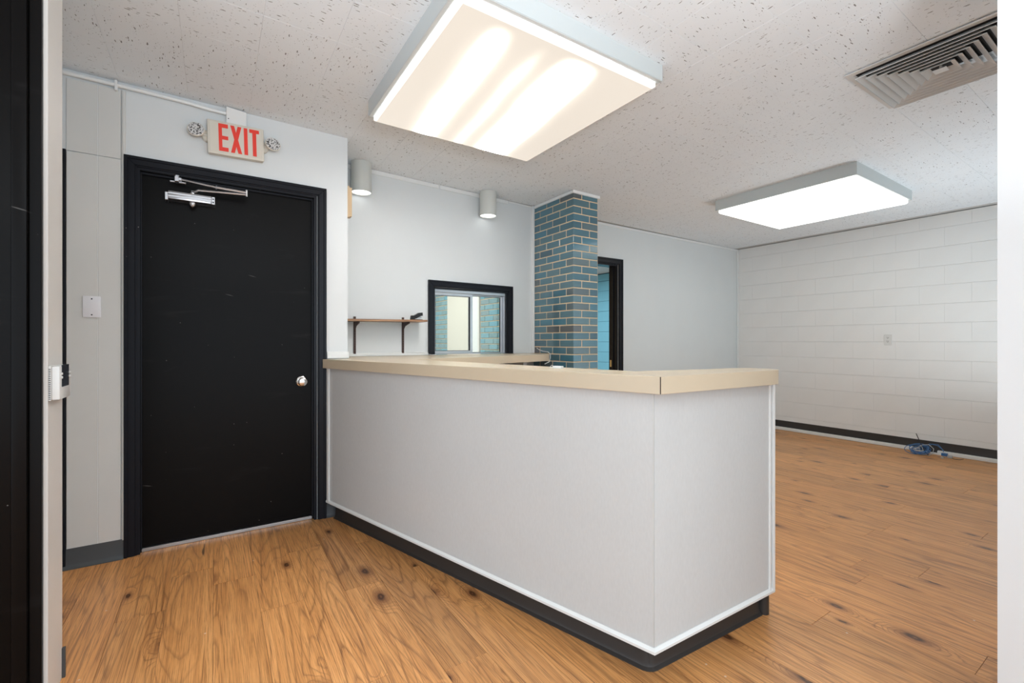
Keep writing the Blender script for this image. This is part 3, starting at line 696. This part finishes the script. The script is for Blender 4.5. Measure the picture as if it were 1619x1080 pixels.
ex = thing('exit_sign', 'cream exit sign with red letters and two round emergency lamps above the black door', 'exit sign', (0.11, 3.24, 2.39))
TL = Matrix.Translation((0.1075, 0, 2.388)) @ Matrix.Rotation(-math.radians(1.6), 4, 'Y') @ Matrix.Translation((-0.1075, 0, -2.388))
X0, X1, Z0, Z1 = -0.038, 0.253, 2.288, 2.486
MB().box((X0 + 0.004, 3.206, Z0 + 0.003), (X1 - 0.004, 3.240, Z1 - 0.003), 0.004, 2, TL).build('housing', 'cream_plastic', ex)
fp = MB().box((X0, 3.192, Z0), (X1, 3.208, Z1), 0.005, 2, TL); 
fp.box((X0 + 0.012, 3.1908, Z0 + 0.012), (X1 - 0.012, 3.1925, Z1 - 0.010), 0.0008, 1, TL); fp.build('face_plate', 'cream_plastic', ex)
def letter(polys, x, wl, nm):
    b = MB(); h = 0.160; zb = Z0 + 0.021
    for kk, q in enumerate(polys):
        pts = [(x + u * wl, zb + v * h) for u, v in q]
        b.hexa([TL @ Vector((px, 3.1885 - 0.0004 * kk, pz)) for px, pz in pts] + [TL @ Vector((px, 3.1910, pz)) for px, pz in pts])
    o = b.build('letter', 'red', ex); o['label'] = nm
q = lambda a, b_, c, d: [(a, b_), (c, b_), (c, d), (a, d)]
letter([q(0, 0, .36, 1), q(.36, .86, 1, 1), q(.36, .43, 1, .56), q(.36, 0, 1, .14)], 0.018, 0.048, 'red letter E')
letter([[(0, 0), (.34, 0), (1, 1), (.66, 1)], [(.66, 0), (1, 0), (.34, 1), (0, 1)]], 0.078, 0.057, 'red letter X')
letter([q(0, 0, 1, 1)], 0.147, 0.019, 'red letter I')
letter([q(0, .87, 1, 1), q(.31, 0, .69, .87)], 0.176, 0.052, 'red letter T')
for sx, hx, hz, nm in ((-1, -0.088, 2.394, 'round'), (1, 0.298, 2.400, 'round')):
    hx2, hz2 = hx, hz
    b = MB(); b.lathe([(0.034, 0), (0.034, 0.020), (0.030, 0.024)], Matrix.Translation(((X0 + 0.006) if sx < 0 else (X1 - 0.006), 3.238, 2.388)) @ Ry, 24)
    b.tube([((X0 if sx < 0 else X1), 3.222, 2.392), (hx, 3.214, hz)], 0.012, 10)
    ar = b.build('lamp_arm', 'cream_plastic', ex)
    rot = Matrix.Translation((hx, 3.212, hz)) @ Matrix.Rotation(math.radians(sx * 8), 4, 'Z') @ Matrix.Rotation(math.radians(-12), 4, 'X') @ Ry
    hd = MB().lathe([(0.0, -0.006), (0.022, -0.002), (0.033, 0.012), (0.043, 0.026), (0.043, 0.032), (0.0405, 0.034)], rot, 28).build('lamp_head', 'cream_plastic', ex)
    MB().lathe([(0.040, 0.0338), (0.038, 0.0358), (0.0, 0.0375)], rot, 28).build('reflector', 'reflector', hd)

# ------------------------------------------------------------------ wooden box behind the wall end
wx = thing('wooden_box', 'small pale wooden frame on the side of the wall by the left downlight', 'frame', (0.765, 3.30, 2.15))
b = MB(); b.box((0.7635, 3.268, 2.045), (0.783, 3.345, 2.262), 0.001); b.build('back_board', 'wood_strip', wx)
b = MB(); b.box((0.783, 3.285, 2.055), (0.804, 3.345, 2.257), 0.001); b.build('front_board', 'wood_strip', wx)

# ------------------------------------------------------------------ service window (window_1)
w1 = sempty('window_1', (2.0, 3.75, 1.36), 'sliding aluminium service window in a black casing')
sl = 0.06 / 1.68
b = MB(); mitred(b, 1.555, 2.455, 1.719, 0.057, 0, 0.020, 1.0635, wy); b.build('casing', 'casing', w1)
b = MB()
b.box((WX0 + .001, 3.732, WZ0 + 0.006), (WX0 + 0.012, 3.85, WZ1 - 0.001)); b.box((WX1 - 0.012, 3.755, WZ0 + 0.006), (WX1 - .001, 3.87, WZ1 - 0.001)); b.box((WX0 + 0.012, 3.75, WZ1 - 0.010), (WX1 - 0.012, 3.85, WZ1 - 0.001))
b.build('jamb', 'casing', w1)
def frame(b, x0, x1, z0, z1, y0, y1, wl, wr_, wt, wb_):
    b.box((x0, y0, z0), (x0 + wl, y1, z1), 0.001); b.box((x1 - wr_, y0, z0), (x1, y1, z1), 0.001)
    b.box((x0 + wl, y0, z1 - wt), (x1 - wr_, y1, z1), 0.001); b.box((x0 + wl, y0, z0), (x1 - wr_, y1, z0 + wb_), 0.001)
b = MB(); frame(b, WX0 + 0.013, WX1 - 0.014, 1.066, 1.650, 3.775, 3.845, 0.006, 0.008, 0.026, 0.005); b.build('frame', 'aluminium', w1)
b = MB(); frame(b, WX0 + 0.020, 2.025, 1.071, 1.622, 3.780, 3.800, 0.016, 0.026, 0.026, 0.024); sh = b.build('sash', 'aluminium', w1)
b = MB(); frame(b, WX0 + 0.036, 1.999, 1.095, 1.596, 3.781, 3.799, 0.0035, 0.007, 0.003, 0.003); b.build('gasket', 'black_plastic', sh)
MB().box((WX0 + 0.036, 3.789, 1.095), (1.999, 3.792, 1.596)).build('pane', 'glass', sh)
b = MB(); frame(b, 2.005, WX1 - 0.023, 1.071, 1.622, 3.815, 3.835, 0.012, 0.022, 0.010, 0.006); sh = b.build('sash', 'aluminium', w1)
b = MB(); frame(b, 2.017, 2.352, 1.077, 1.612, 3.818, 3.833, 0.003, 0.003, 0.003, 0.002); b.build('gasket', 'black_plastic', sh)
MB().box((2.017, 3.823, 1.077), (2.352, 3.826, 1.612)).build('pane', 'glass', sh)

# ------------------------------------------------------------------ doorway to the blue room (door_3)
d3 = sempty('door_3', (3.5, 3.8, 0), 'black cased doorway behind the brick column')
b = MB(); mitred(b, 3.035, 4.030, 2.145, 0.065, 0, 0.020, 0, fy); b.build('casing', 'casing', d3)
b = MB(); b.box((OX1 - 0.020, 3.80, 0), (OX1 - .001, 3.91, OZ - 0.001)); b.box((OX0, 3.815, 0), (OX0 + 0.018, 3.93, OZ - 0.001)); b.box((OX0, 3.80, OZ - 0.020), (OX1 - 0.020, 3.92, OZ - 0.001))
b.box((OX1 - 0.034, 3.845, 0), (OX1 - 0.020, 3.91, OZ - 0.020), 0.001)
b.build('jamb', 'casing', d3)
MB().box((OX1 - 0.0365, 3.868, 0.88), (OX1 - 0.0335, 3.894, 0.96), 0.0005).build('strike_plate', 'brass', d3)

# ------------------------------------------------------------------ brick column
bc = thing('brick_column', 'glazed blue brick column from counter to ceiling', 'column', (2.87, 3.46, 0))
CX0, CX1, CY0, CY1 = 2.720, 3.026, 3.150, 3.770
ztop = zc(2.87) - 0.004
MB().box((CX0 + 0.004, CY0 + 0.004, 0), (CX1 - 0.004, CY1 - 0.001, ztop - 0.002)).build('mortar_core', 'mortar', bc)
nC = int((ztop) / CH)
off = 0.045
for r in range(nC + 1):
    z = (r + 0.5) * CH - CH + off
    h0 = z - CH / 2; h1 = z + CH / 2
    if h1 < CH * 0.6 or h1 > ztop: continue
    W_ = 0.098
    if r % 2:      # stretchers along the left face, header end on the front
        for k in range(3):
            y = CY0 + BRL * k
            place(brick_mesh(W_, BRL - MJ, 'brick'), 'brick', bc, (CX0 + W_ / 2, y + (BRL - MJ) / 2, z))
        place(brick_mesh(BRL - MJ - 0.003, W_, 'brick'), 'brick', bc, (CX0 + W_ + MJ + (BRL - MJ - 0.003) / 2, CY0 + W_ / 2, z))
    else:
        place(brick_mesh(BRL - MJ, W_, 'brick'), 'brick', bc, (CX0 + (BRL - MJ) / 2, CY0 + W_ / 2, z))
        place(brick_mesh(W_ - 0.003, W_, 'brick'), 'brick', bc, (CX0 + BRL + (W_ - 0.003) / 2, CY0 + W_ / 2, z))
        for k in range(2):
            y = CY0 + W_ + MJ + BRL * k
            place(brick_mesh(W_, BRL - MJ, 'brick'), 'brick', bc, (CX0 + W_ / 2, y + (BRL - MJ) / 2, z))
        y = CY0 + W_ + MJ + BRL * 2
        place(brick_mesh(W_, CY1 - y - 0.003, 'brick'), 'brick', bc, (CX0 + W_ / 2, (y + CY1 - 0.003) / 2, z))
b = MB(); b.extrude([(0.0, 0.0), (-0.010, 0.002), (-0.012, 0.026), (0.0, 0.028)], [(CX0, CY1 - 0.03, zc(CX0) - 0.031), (CX0, CY0, zc(CX0) - 0.031), (CX1 + 0.012, CY0, zc(CX1) - 0.031)][::-1])
b.build('cap_trim', 'white_trim', bc)

# ------------------------------------------------------------------ counter
ct = thing('reception_counter', 'grey panelled reception counter with beige laminate top', 'counter', (1.30, 1.8, 0))
ZT, ZB = 1.0625, 1.0030
A0, A1, A2 = Vector((0.6215, 3.239)), Vector((1.263, 1.043)), Vector((2.008, 1.025))
da = (A1 - A0).normalized(); na = Vector((-da.y, da.x))           # towards the inside
if na.x < 0: na = -na
de = (A2 - A1).normalized(); ne = Vector((-de.y, de.x))
if ne.y < 0: ne = -ne
def inner(t): # mitred inner corner
    p = A1 + na * t; q_ = A1 + ne * t
    # intersection of p + s*da and q + u*de
    m = Matrix(((da.x, -de.x), (da.y, -de.y))); rhs = q_ - p; s = m.inverted() @ rhs
    return p + da * s[0]
TH = 0.105
Ai = inner(TH)
A0i = A0 + na * TH * 1.0; A0i = Vector((A0i.x, 3.239)) 
MB().prism([tuple(A0), tuple(A1), tuple(Ai), (A0i.x, A0i.y)], 0.118, ZB - 0.0005, 0.001).build('front_panel', 'counter', ct)
MB().prism([tuple(A1 + de * 0.0008), tuple(A2), tuple(A2 + ne * TH), tuple(Ai + de * 0.0008)], 0.118, ZB - 0.0005, 0.001).build('end_panel', 'counter', ct)
# countertop of three laminated pieces
P0 = (0.598, 3.216); P1 = (1.2435, 1.000); P4 = (1.388, 1.242); P5 = (1.105, 2.840)
b = MB(); b.prism([P0, P1, P4, P5, (0.985, 3.245), (0.985, wy(.985) - 0.0105), (0.773, wy(.773) - 0.0105), (0.773, 3.216)], ZB, ZT, 0.0012)
b.build('countertop', 'slab', ct)
def arc(cx, cy, r, a0, a1, n): return [(cx + r * math.cos(math.radians(lerp(a0, a1, k / n))), cy + r * math.sin(math.radians(lerp(a0, a1, k / n)))) for k in range(n + 1)]
e1 = [(P1[0] + 0.0012, P1[1] - 0.0002)] + arc(1.938, 1.020, 0.048, -91, -5, 8) + arc(1.930, 1.085, 0.060, 0, 90, 6) + [(1.86, 1.158), (1.75, 1.170)] + [(P4[0] + 0.0012, P4[1] - 0.0002)]
MB().prism(e1, ZB, ZT, 0.0010).build('countertop', 'slab', ct)
rear = [(P5[0] + 0.0008, P5[1] + 0.0), (2.440, 3.258), (2.560, 3.300), (2.655, 3.48), (2.690, 3.735), (2.690, wy(2.69) - 0.001), (1.60, wy(1.6) - 0.001), (1.60, wy(1.6) - 0.0215), (0.9858, wy(0.986) - 0.0215), (0.9858, 3.245)]
MB().prism(rear, ZB, ZT, 0.0010).build('countertop', 'slab', ct)
MB().box((P1[0] - 0.0012, P1[1] - 0.0012, ZB + 0.001), (P1[0] + 0.0012, P1[1] + 0.0014, ZT - 0.001)).build('mitre_seam', 'seam', ct)
# supports of the rear leg
for xx in (1.35, 2.30): MB().box((xx, 3.34, 0.0), (xx + 0.04, wy(xx) - 0.003, ZB - .0005)).build('support_panel', 'counter', ct)
# mouldings
mt = [tuple(A0 + da * 0.02), tuple(A1), tuple(A2)]
MB().extrude([(0.0, 0.108), (0.009, 0.108), (0.010, 0.118), (0.003, 0.127), (0.0, 0.127)], mt[::1]).build('base_bead', 'white_trim', ct)
def vstrip(b, p, d, wd, t_, n, z0=0.12, z1=ZB - 0.001):
    p = Vector(p); q0 = p; q1 = p + d * wd; m = n * -t_
    b.prism([tuple(q0), tuple(q1), tuple(q1 + m), tuple(q0 + m)], z0, z1, 0.0012)
for args in ((A0 + da * 0.022, da, 0.016, 0.006, na), (A0 + da * 0.042, da, 0.014, 0.010, na), (A2 - de * 0.036, de, 0.011, 0.007, ne), (A2 - de * 0.014, de, 0.014, 0.010, ne)):
    b = MB(); vstrip(b, *args); b.build('edge_moulding', 'white_trim', ct)
b = MB(); vstrip(b, A1 - da * 0.004, da, 0.0035, 0.0012, na, 0.13, ZB - 0.003); b.build('corner_bead', 'panel_wall', ct)
# recessed toe kick with vinyl cove
K0 = A0 + na * 0.055; K0 = Vector((K0.x + 0.003, 3.20)); 
kp = inner(0.055); ke = Vector((1.975, A2.y + 0.055 - 0.012))
cove = [(-0.004, 0.0), (0.016, 0.0), (0.016, 0.003), (0.006, 0.010), (0.002, 0.022), (0.0, 0.112), (-0.004, 0.112)]
Kc = Vector((1.321, 1.098))
pth = [tuple(K0)]
c0 = kp - da * 0.03; c1 = kp + de * 0.03
for k in range(7):
    t = k / 6; pth.append(tuple((1 - t) ** 2 * c0 + 2 * t * (1 - t) * kp + t * t * c1))
pth.append(tuple(ke))
kick = MB(); kick.extrude(cove, pth)
kick.build('toe_kick', 'vinyl', ct)
b = MB(); b.prism(arc(2.0, 1.062, 0.022, -180, 0, 8) + [(2.022, 1.16), (1.978, 1.16)], 0, 0.112); b.build('kick_end', 'vinyl', ct)
MB().prism([tuple(K0 + na * 0.004), tuple(kp + (na + ne) * 0.004), tuple(ke + ne * 0.004), tuple(ke + ne * 0.04), tuple(kp + na * 0.05 + ne * 0.04), tuple(K0 + na * 0.04)], 0, 0.117).build('plinth', 'vinyl', ct)

# ------------------------------------------------------------------ baseboards
cv = [(0.0, 0.0), (0.018, 0.0), (0.018, 0.003), (0.008, 0.011), (0.004, 0.024), (0.003, 0.105), (0.0, 0.105)]
struct(MB().extrude(cv, [(-0.66, 3.232), (-0.417, 3.232)]), 'baseboard_left', 'vinyl_grey', (-0.54, 3.23, 0))
struct(MB().extrude(cv, [(0.626, 3.239), (0.74, 3.239)]), 'baseboard_back', 'vinyl_grey', (0.66, 3.23, 0))
struct(MB().extrude([(0, 0), (0.012, 0), (0.006, 0.01), (0.004, 0.122), (0, 0.122)], [(6.3695, 3.74), (6.3695, 0.335)]), 'baseboard_right', 'vinyl', (6.37, 2, 0))
struct(MB().extrude([(0, 0), (0.006, 0), (0.004, 0.10), (0, 0.10)], [(-0.4497, 2.20), (-0.4497, 2.198)][::-1]) if False else MB().box((-0.4500, 2.196, 0), (-0.441, 2.2075, 0.105), 0.001), 'baseboard_near', 'vinyl_grey', (-0.445, 2.2, 0))

# ------------------------------------------------------------------ ceiling fixtures
def fixture(name, label, x0, x1, y0, y1, lensmat, drop, lens_in, ldrop, rim):
    cx, cy = (x0 + x1) / 2, (y0 + y1) / 2; zt = zc(cx) - 0.006 if x1 < 2.5 else zc(x1) - 0.001
    t = thing(name, label, 'ceiling light', (cx, cy, zt), 'square surface-mounted ceiling lights')
    zb = zt - drop
    b = MB(); wl = 0.004
    top = lambda x: zc(x) - 0.0008
    for (a, c_, d_, e_) in ((x0, y0, x1, y0 + wl), (x0, y1 - wl, x1, y1), (x0, y0 + wl, x0 + wl, y1 - wl), (x1 - wl, y0 + wl, x1, y1 - wl)):
        b.prism([(a, c_), (d_, c_), (d_, e_), (a, e_)], zb, top)
    b.build('housing', 'fixture', t)
    b = MB(); li = lens_in
    for (a, c_, d_, e_) in ((x0, y0, x1, y0 + li), (x0, y1 - li, x1, y1), (x0, y0 + li, x0 + li, y1 - li), (x1 - li, y0 + li, x1, y1 - li)):
        b.box((a, c_, zb - 0.004), (d_, e_, zb), 0.0015)
    b.build('frame', 'fixture', t)
    # lens tray: sloping rim and flat face
    r_ = li + 0.004; z0 = zb - 0.0042; z1 = zb - ldrop
    b = MB(); bm_ = bmesh.new(); s1 = r_; s2 = r_ + 0.012
    o_ = [bm_.verts.new(p) for p in ((x0 + s1, y0 + s1, zb - 0.002), (x1 - s1, y0 + s1, zb - 0.002), (x1 - s1, y1 - s1, zb - 0.002), (x0 + s1, y1 - s1, zb - 0.002))]
    m_ = [bm_.verts.new(p) for p in ((x0 + s1, y0 + s1, z1 + 0.008), (x1 - s1, y0 + s1, z1 + 0.008), (x1 - s1, y1 - s1, z1 + 0.008), (x0 + s1, y1 - s1, z1 + 0.008))]
    i_ = [bm_.verts.new(p) for p in ((x0 + s2, y0 + s2, z1), (x1 - s2, y0 + s2, z1), (x1 - s2, y1 - s2, z1), (x0 + s2, y1 - s2, z1))]
    for u, v_ in ((o_, m_), (m_, i_)):
        for k in range(4): bm_.faces.new((u[k], u[(k + 1) % 4], v_[(k + 1) % 4], v_[k]))
    b._add(bm_); b.build('lens_rim', rim, t)
    MB().box((x0 + s2, y0 + s2, z1 - 0.0003), (x1 - s2, y1 - s2, z1 + 0.002)).build('lens', lensmat, t, origin=(cx, cy, z1))
    return t
fixture('ceiling_light', 'large square ceiling light glowing warm with brighter streaks, above the counter', 0.746, 1.880, 1.500, 2.672, 'lens_warm', 0.078, 0.020, 0.036, 'lens_rim')
fixture('ceiling_light', 'evenly white square ceiling light near the block wall', 4.050, 5.212, 1.452, 2.610, 'lens_cool', 0.082, 0.018, 0.034, 'lens_cool')

def downlight(x, y, label):
    t = thing('downlight', label, 'ceiling light', (x, y, zc(x)), 'white cylinder downlights')
    zt = zc(x) - 0.002; zb = 2.342; r = 0.077
    MB().lathe([(r - 0.004, zb + 0.012), (r - 0.004, zb), (r, zb), (r, zt), (0.0, zt)], Matrix.Translation((x, y, 0)), 40).build('can', 'can', t)
    MB().lathe([(0.0, zb + 0.004), (r - 0.0045, zb + 0.006), (r - 0.0045, zb + 0.010), (0, zb + 0.010)], Matrix.Translation((x, y, 0)), 40).build('lens', 'can_lens', t)
downlight(0.958, 3.622, 'white cylinder downlight beside the wall end with the wooden frame')
downlight(2.120, 3.655, 'white cylinder downlight above the service window')

# ------------------------------------------------------------------ air vent
vx0, vy0, vx1, vy1 = VENT; vcx, vcy = (vx0 + vx1) / 2, (vy0 + vy1) / 2; vz = zc(vcx)
vt = thing('air_vent', 'square white ceiling diffuser with concentric louvres at upper right', 'vent', (vcx, vcy, vz))
def ring(b, h0, z0, h1, z1, t_=0.0012):
    bm_ = bmesh.new()
    def sq(h, z): return [bm_.verts.new((vcx + sx * h, vcy + sy * h, z)) for sx, sy in ((-1, -1), (1, -1), (1, 1), (-1, 1))]
    a, c_, d_, e_ = sq(h0, z0), sq(h1, z1), sq(h1 + 0.0006, z1 + t_), sq(h0 + 0.0008, z0 + t_)
    for u, v_ in ((a, c_), (c_, d_), (d_, e_), (e_, a)):
        for k in range(4): bm_.faces.new((u[k], u[(k + 1) % 4], v_[(k + 1) % 4], v_[k]))
    b._add(bm_)
b = MB(); ring(b, 0.272, vz - 0.006, 0.300, vz - 0.004, 0.003); ring(b, 0.272, vz - 0.0055, 0.266, vz - 0.0005, 0.001); b.build('frame', 'vent', vt)
MB().box((vcx - 0.268, vcy - 0.268, vz - 0.0006), (vcx + 0.268, vcy + 0.268, vz + 0.0025)).build('backing', 'vent_dark', vt)
vt_dz = 0.0
for k in range(8):
    h1 = 0.266 - k * 0.0335; h0 = h1 - 0.027
    b = MB()
    if k < 7: ring(b, max(h0, 0.004), vz - 0.0015, h1, vz - 0.0235); ring(b, h1, vz - 0.0235, h1 + 0.0002, vz - 0.0265, 0.0005)
    b2 = b
    if k == 7: b2.box((vcx - 0.026, vcy - 0.026, vz - 0.0255), (vcx + 0.026, vcy + 0.026, vz - 0.0235)); b2.tube([(vcx, vcy, vz - 0.001), (vcx, vcy, vz - 0.024)], 0.006, 8)
    b2.build('louver' if k < 7 else 'centre_plate', 'vent', vt)

# ------------------------------------------------------------------ shelf with stapler
sf = thing('wall_shelf', 'brown wooden shelf on two dark metal brackets left of the service window', 'shelf', (1.15, 3.72, 1.34))
b = MB(); b.hexa([(0.775, 3.525, 1.334), (1.473, 3.535, 1.343), (1.473, wy(1.473) - 0.013, 1.343), (0.775, wy(.775) - 0.013, 1.334),
                  (0.775, 3.525, 1.350), (1.473, 3.535, 1.359), (1.473, wy(1.473) - 0.013, 1.359), (0.775, wy(.775) - 0.013, 1.350)], 0.001)
b.build('board', 'shelf', sf)
for xx, zt in ((0.926, 1.336), (1.326, 1.341)):
    yw = wy(xx)
    b = MB(); b.box((xx - 0.009, yw - 0.011, 1.082), (xx + 0.009, yw - 0.0005, zt + 0.042), 0.001)
    up = b.build('standard', 'brown_metal', sf)
    b = MB(); prof = [(yw - 0.011, zt - 0.001), (3.562, zt - 0.001), (3.562, zt - 0.013), (yw - 0.055, zt - 0.034), (yw - 0.024, zt - 0.058), (yw - 0.011, zt - 0.075)]
    bm_ = bmesh.new(); L = [bm_.verts.new((xx - 0.0035, y, z)) for y, z in prof]; R_ = [bm_.verts.new((xx + 0.0035, y, z)) for y, z in prof]
    bm_.faces.new(L); bm_.faces.new(R_[::-1])
    for k in range(len(prof)): bm_.faces.new((L[k], L[(k + 1) % len(prof)], R_[(k + 1) % len(prof)], R_[k]))
    b._add(bm_); b.build('bracket', 'brown_metal', sf)
    b = MB()
    for k in range(9): b.box((xx - 0.0022, yw - 0.0118, 1.095 + k * 0.020), (xx + 0.0022, yw - 0.0108, 1.104 + k * 0.020))
    b.build('slots', 'vent_dark', up)
zs = 1.3588
st = thing('stapler', 'black stapler on the right end of the wooden shelf', 'stapler', (1.40, 3.62, zs))
Ms = Matrix.Translation((1.400, 3.60, zs)) @ Matrix.Rotation(math.radians(8), 4, 'Z')
b = MB(); b.box((-0.050, -0.016, 0.0), (0.052, 0.016, 0.006), 0.002, 1, Ms); b.build('base', 'black_plastic', st)
b = MB()
def arm(b, pts, hw, bev=0.002):
    b.hexa([Ms @ Vector((x, -hw, z)) for x, z in pts] + [Ms @ Vector((x, hw, z)) for x, z in pts], bev)
arm(b, [(-0.052, 0.004), (-0.020, 0.004), (-0.010, 0.034), (-0.046, 0.036)], 0.015)
arm(b, [(-0.050, 0.020), (-0.010, 0.010), (0.034, 0.032), (0.020, 0.060)], 0.015)
arm(b, [(0.014, 0.032), (0.054, 0.036), (0.052, 0.063), (0.018, 0.060)], 0.016); b.build('handle', 'black_plastic', st)
b = MB(); arm(b, [(-0.018, 0.018), (0.046, 0.018), (0.046, 0.026), (-0.018, 0.026)], 0.008, 0.001); arm(b, [(0.034, 0.026), (0.044, 0.026), (0.044, 0.044), (0.034, 0.042)], 0.007, 0.001)
b.build('magazine', 'closer_metal', st)

# ------------------------------------------------------------------ outlet on block wall
ot = thing('wall_outlet', 'white double power outlet high on the block wall', 'outlet', (6.37, 1.986, 1.195))
MB().box((6.3635, 1.951, 1.141), (6.3705, 2.021, 1.256), 0.002).build('plate', 'plaster_white', ot)
for zz in (1.178, 1.219):
    b = MB(); b.box((6.3622, 1.971, zz - 0.015), (6.3640, 2.001, zz + 0.015), 0.001); rc = b.build('receptacle', 'plaster_white', ot)
    b = MB(); b.box((6.3616, 1.978, zz), (6.3624, 1.981, zz + 0.009)); b.box((6.3616, 1.991, zz), (6.3624, 1.994, zz + 0.009)); b.box((6.3616, 1.984, zz - 0.009), (6.3624, 1.989, zz - 0.004)); b.build('slots', 'vent_dark', rc)

# ------------------------------------------------------------------ raceway, cables on the floor
rw = thing('cable_raceway', 'long white plastic raceway on the floor along the block wall', 'raceway', (6.33, 2.5, 0))
MB().box((6.322, 1.70, 0.002), (6.352, 3.738, 0.040), 0.003).build('channel', 'white_trim', rw)
rw2 = thing('cable_raceway', 'short white raceway piece on the floor right of the blue cable coil', 'raceway', (6.33, 1.2, 0))
MB().box((6.318, 0.34, 0.002), (6.350, 1.555, 0.040), 0.003).build('channel', 'white_trim', rw2)
rw3 = thing('raceway_offcut', 'loose white raceway end behind the blue cable coil', 'raceway', (6.29, 1.6, 0))
MB().box((6.292, 1.500, 0.0), (6.316, 1.69, 0.018), 0.002).build('channel', 'white_trim', rw3)
random.seed(3)
cc = thing('cable_coil', 'tangled coil of blue network cable on the floor by the block wall', 'cable', (6.20, 1.66, 0))
b = MB()
def loop(cx, cy, rx, ry, z0, z1, ph, turns=1.0, n=28):
    pts = []
    for k in range(int(n * turns) + 1):
        a = ph + 2 * PI * k / n
        pts.append((cx + rx * math.cos(a), cy + ry * math.sin(a), lerp(z0, z1, 0.5 + 0.5 * math.cos(a)) + 0.0035))
    return pts
for k in range(7):
    b.tube(loop(6.205 + random.uniform(-.01, .01), 1.662 + random.uniform(-.012, .012), 0.075 + random.uniform(-.012, .01), 0.072 + random.uniform(-.014, .010), 0.004 + k * 0.004, 0.030 + k * 0.010, random.random() * 6, 1.0), 0.0030, 6)
b.tube(loop(6.21, 1.70, 0.085, 0.090, 0.0, 0.075, 0.5, 0.95), 0.0030, 6)
b.build('blue_cable', 'blue_cable', cc)
b = MB(); b.tube([(6.24, 1.62, 0.06), (6.25, 1.58, 0.112), (6.25, 1.53, 0.115), (6.24, 1.50, 0.080), (6.235, 1.485, 0.050)], 0.003, 6)
b.tube([(6.26, 1.66, 0.07), (6.27, 1.60, 0.108), (6.27, 1.54, 0.100), (6.255, 1.49, 0.062)], 0.003, 6); b.build('blue_tail', 'blue_cable', cc)
b = MB(); b.tube([(6.15, 1.585, 0.004), (6.165, 1.552, 0.030), (6.19, 1.550, 0.075), (6.20, 1.59, 0.110), (6.20, 1.64, 0.100), (6.19, 1.685, 0.06), (6.17, 1.70, 0.02)], 0.0032, 6)
b.tube([(6.16, 1.615, 0.004), (6.17, 1.625, 0.03), (6.19, 1.64, 0.07), (6.20, 1.66, 0.09)], 0.0028, 6); b.build('grey_cable', 'grey_cable', cc)
MB().tube([(6.17, 1.585, 0.004), (6.19, 1.63, 0.05), (6.205, 1.658, 0.110), (6.215, 1.680, 0.160), (6.222, 1.700, 0.205)], 0.0035, 6).build('black_cable', 'black_plastic', cc)
jk = thing('network_jack', 'blue and white network jacks on cable ends beside the coil', 'jack', (6.22, 1.46, 0))
b = MB(); b.box((6.215, 1.455, 0.012), (6.25, 1.500, 0.040), 0.002); b.build('blue_jack', 'blue_cable', jk)
b = MB(); b.box((6.205, 1.415, 0.002), (6.235, 1.450, 0.026), 0.002); b.build('white_jack', 'grey_cable', jk)
MB().box((6.14, 1.465, 0.0), (6.160, 1.485, 0.014), 0.002).build('white_jack', 'grey_cable', jk)
b = MB(); b.tube([(6.215, 1.42, 0.010), (6.19, 1.40, 0.004), (6.20, 1.36, 0.004), (6.23, 1.335, 0.012)], 0.0025, 6); b.build('tail', 'black_plastic', jk)

# ------------------------------------------------------------------ items on the counter
jb_ = thing('data_jack_box', 'small white box with loose wire near the back edge of the counter', 'box', (1.32, 1.66, ZT))
Mj = Matrix.Translation((1.255, 1.555, ZT)) @ Matrix.Rotation(math.radians(-60), 4, 'Z')
MB().box((-0.020, -0.014, 0.0003), (0.020, 0.014, 0.010), 0.001, 1, Mj).build('box', 'white_trim', jb_)
b = MB(); b.tube([Mj @ Vector(p) for p in ((-0.018, 0, 0.008), (-0.030, -0.004, 0.014), (-0.038, 0.004, 0.007), (-0.030, 0.010, 0.003), (-0.050, 0.006, 0.002))], 0.0010, 6); b.build('wire', 'white_trim', jb_)
lc = thing('loose_cable', 'grey cable looping over the end of the rear countertop beside the brick column', 'cable', (2.50, 3.28, ZT))
MB().tube([(2.640, 3.60, ZT + 0.052), (2.600, 3.50, ZT + 0.036), (2.560, 3.40, ZT + 0.028), (2.545, 3.300, ZT + 0.022), (2.542, 3.262, ZT + 0.004), (2.535, 3.252, ZT - 0.03), (2.520, 3.250, ZT - 0.065), (2.480, 3.262, ZT - 0.085)], 0.0035, 8).build('wire', 'grey_cable', lc)
wl_ = thing('wall_cable', 'thin white wire lying along the wall below the shelf', 'cable', (1.3, 3.69, 1.09))
MB().tube([(1.36, wy(1.36) - 0.014, 1.093), (1.42, wy(1.42) - 0.014, 1.094), (1.48, wy(1.48) - 0.014, 1.088), (1.53, 3.69, 1.074), (1.56, 3.66, 1.066), (1.60, 3.65, 1.0655)], 0.0022, 6).build('wire', 'white_trim', wl_)
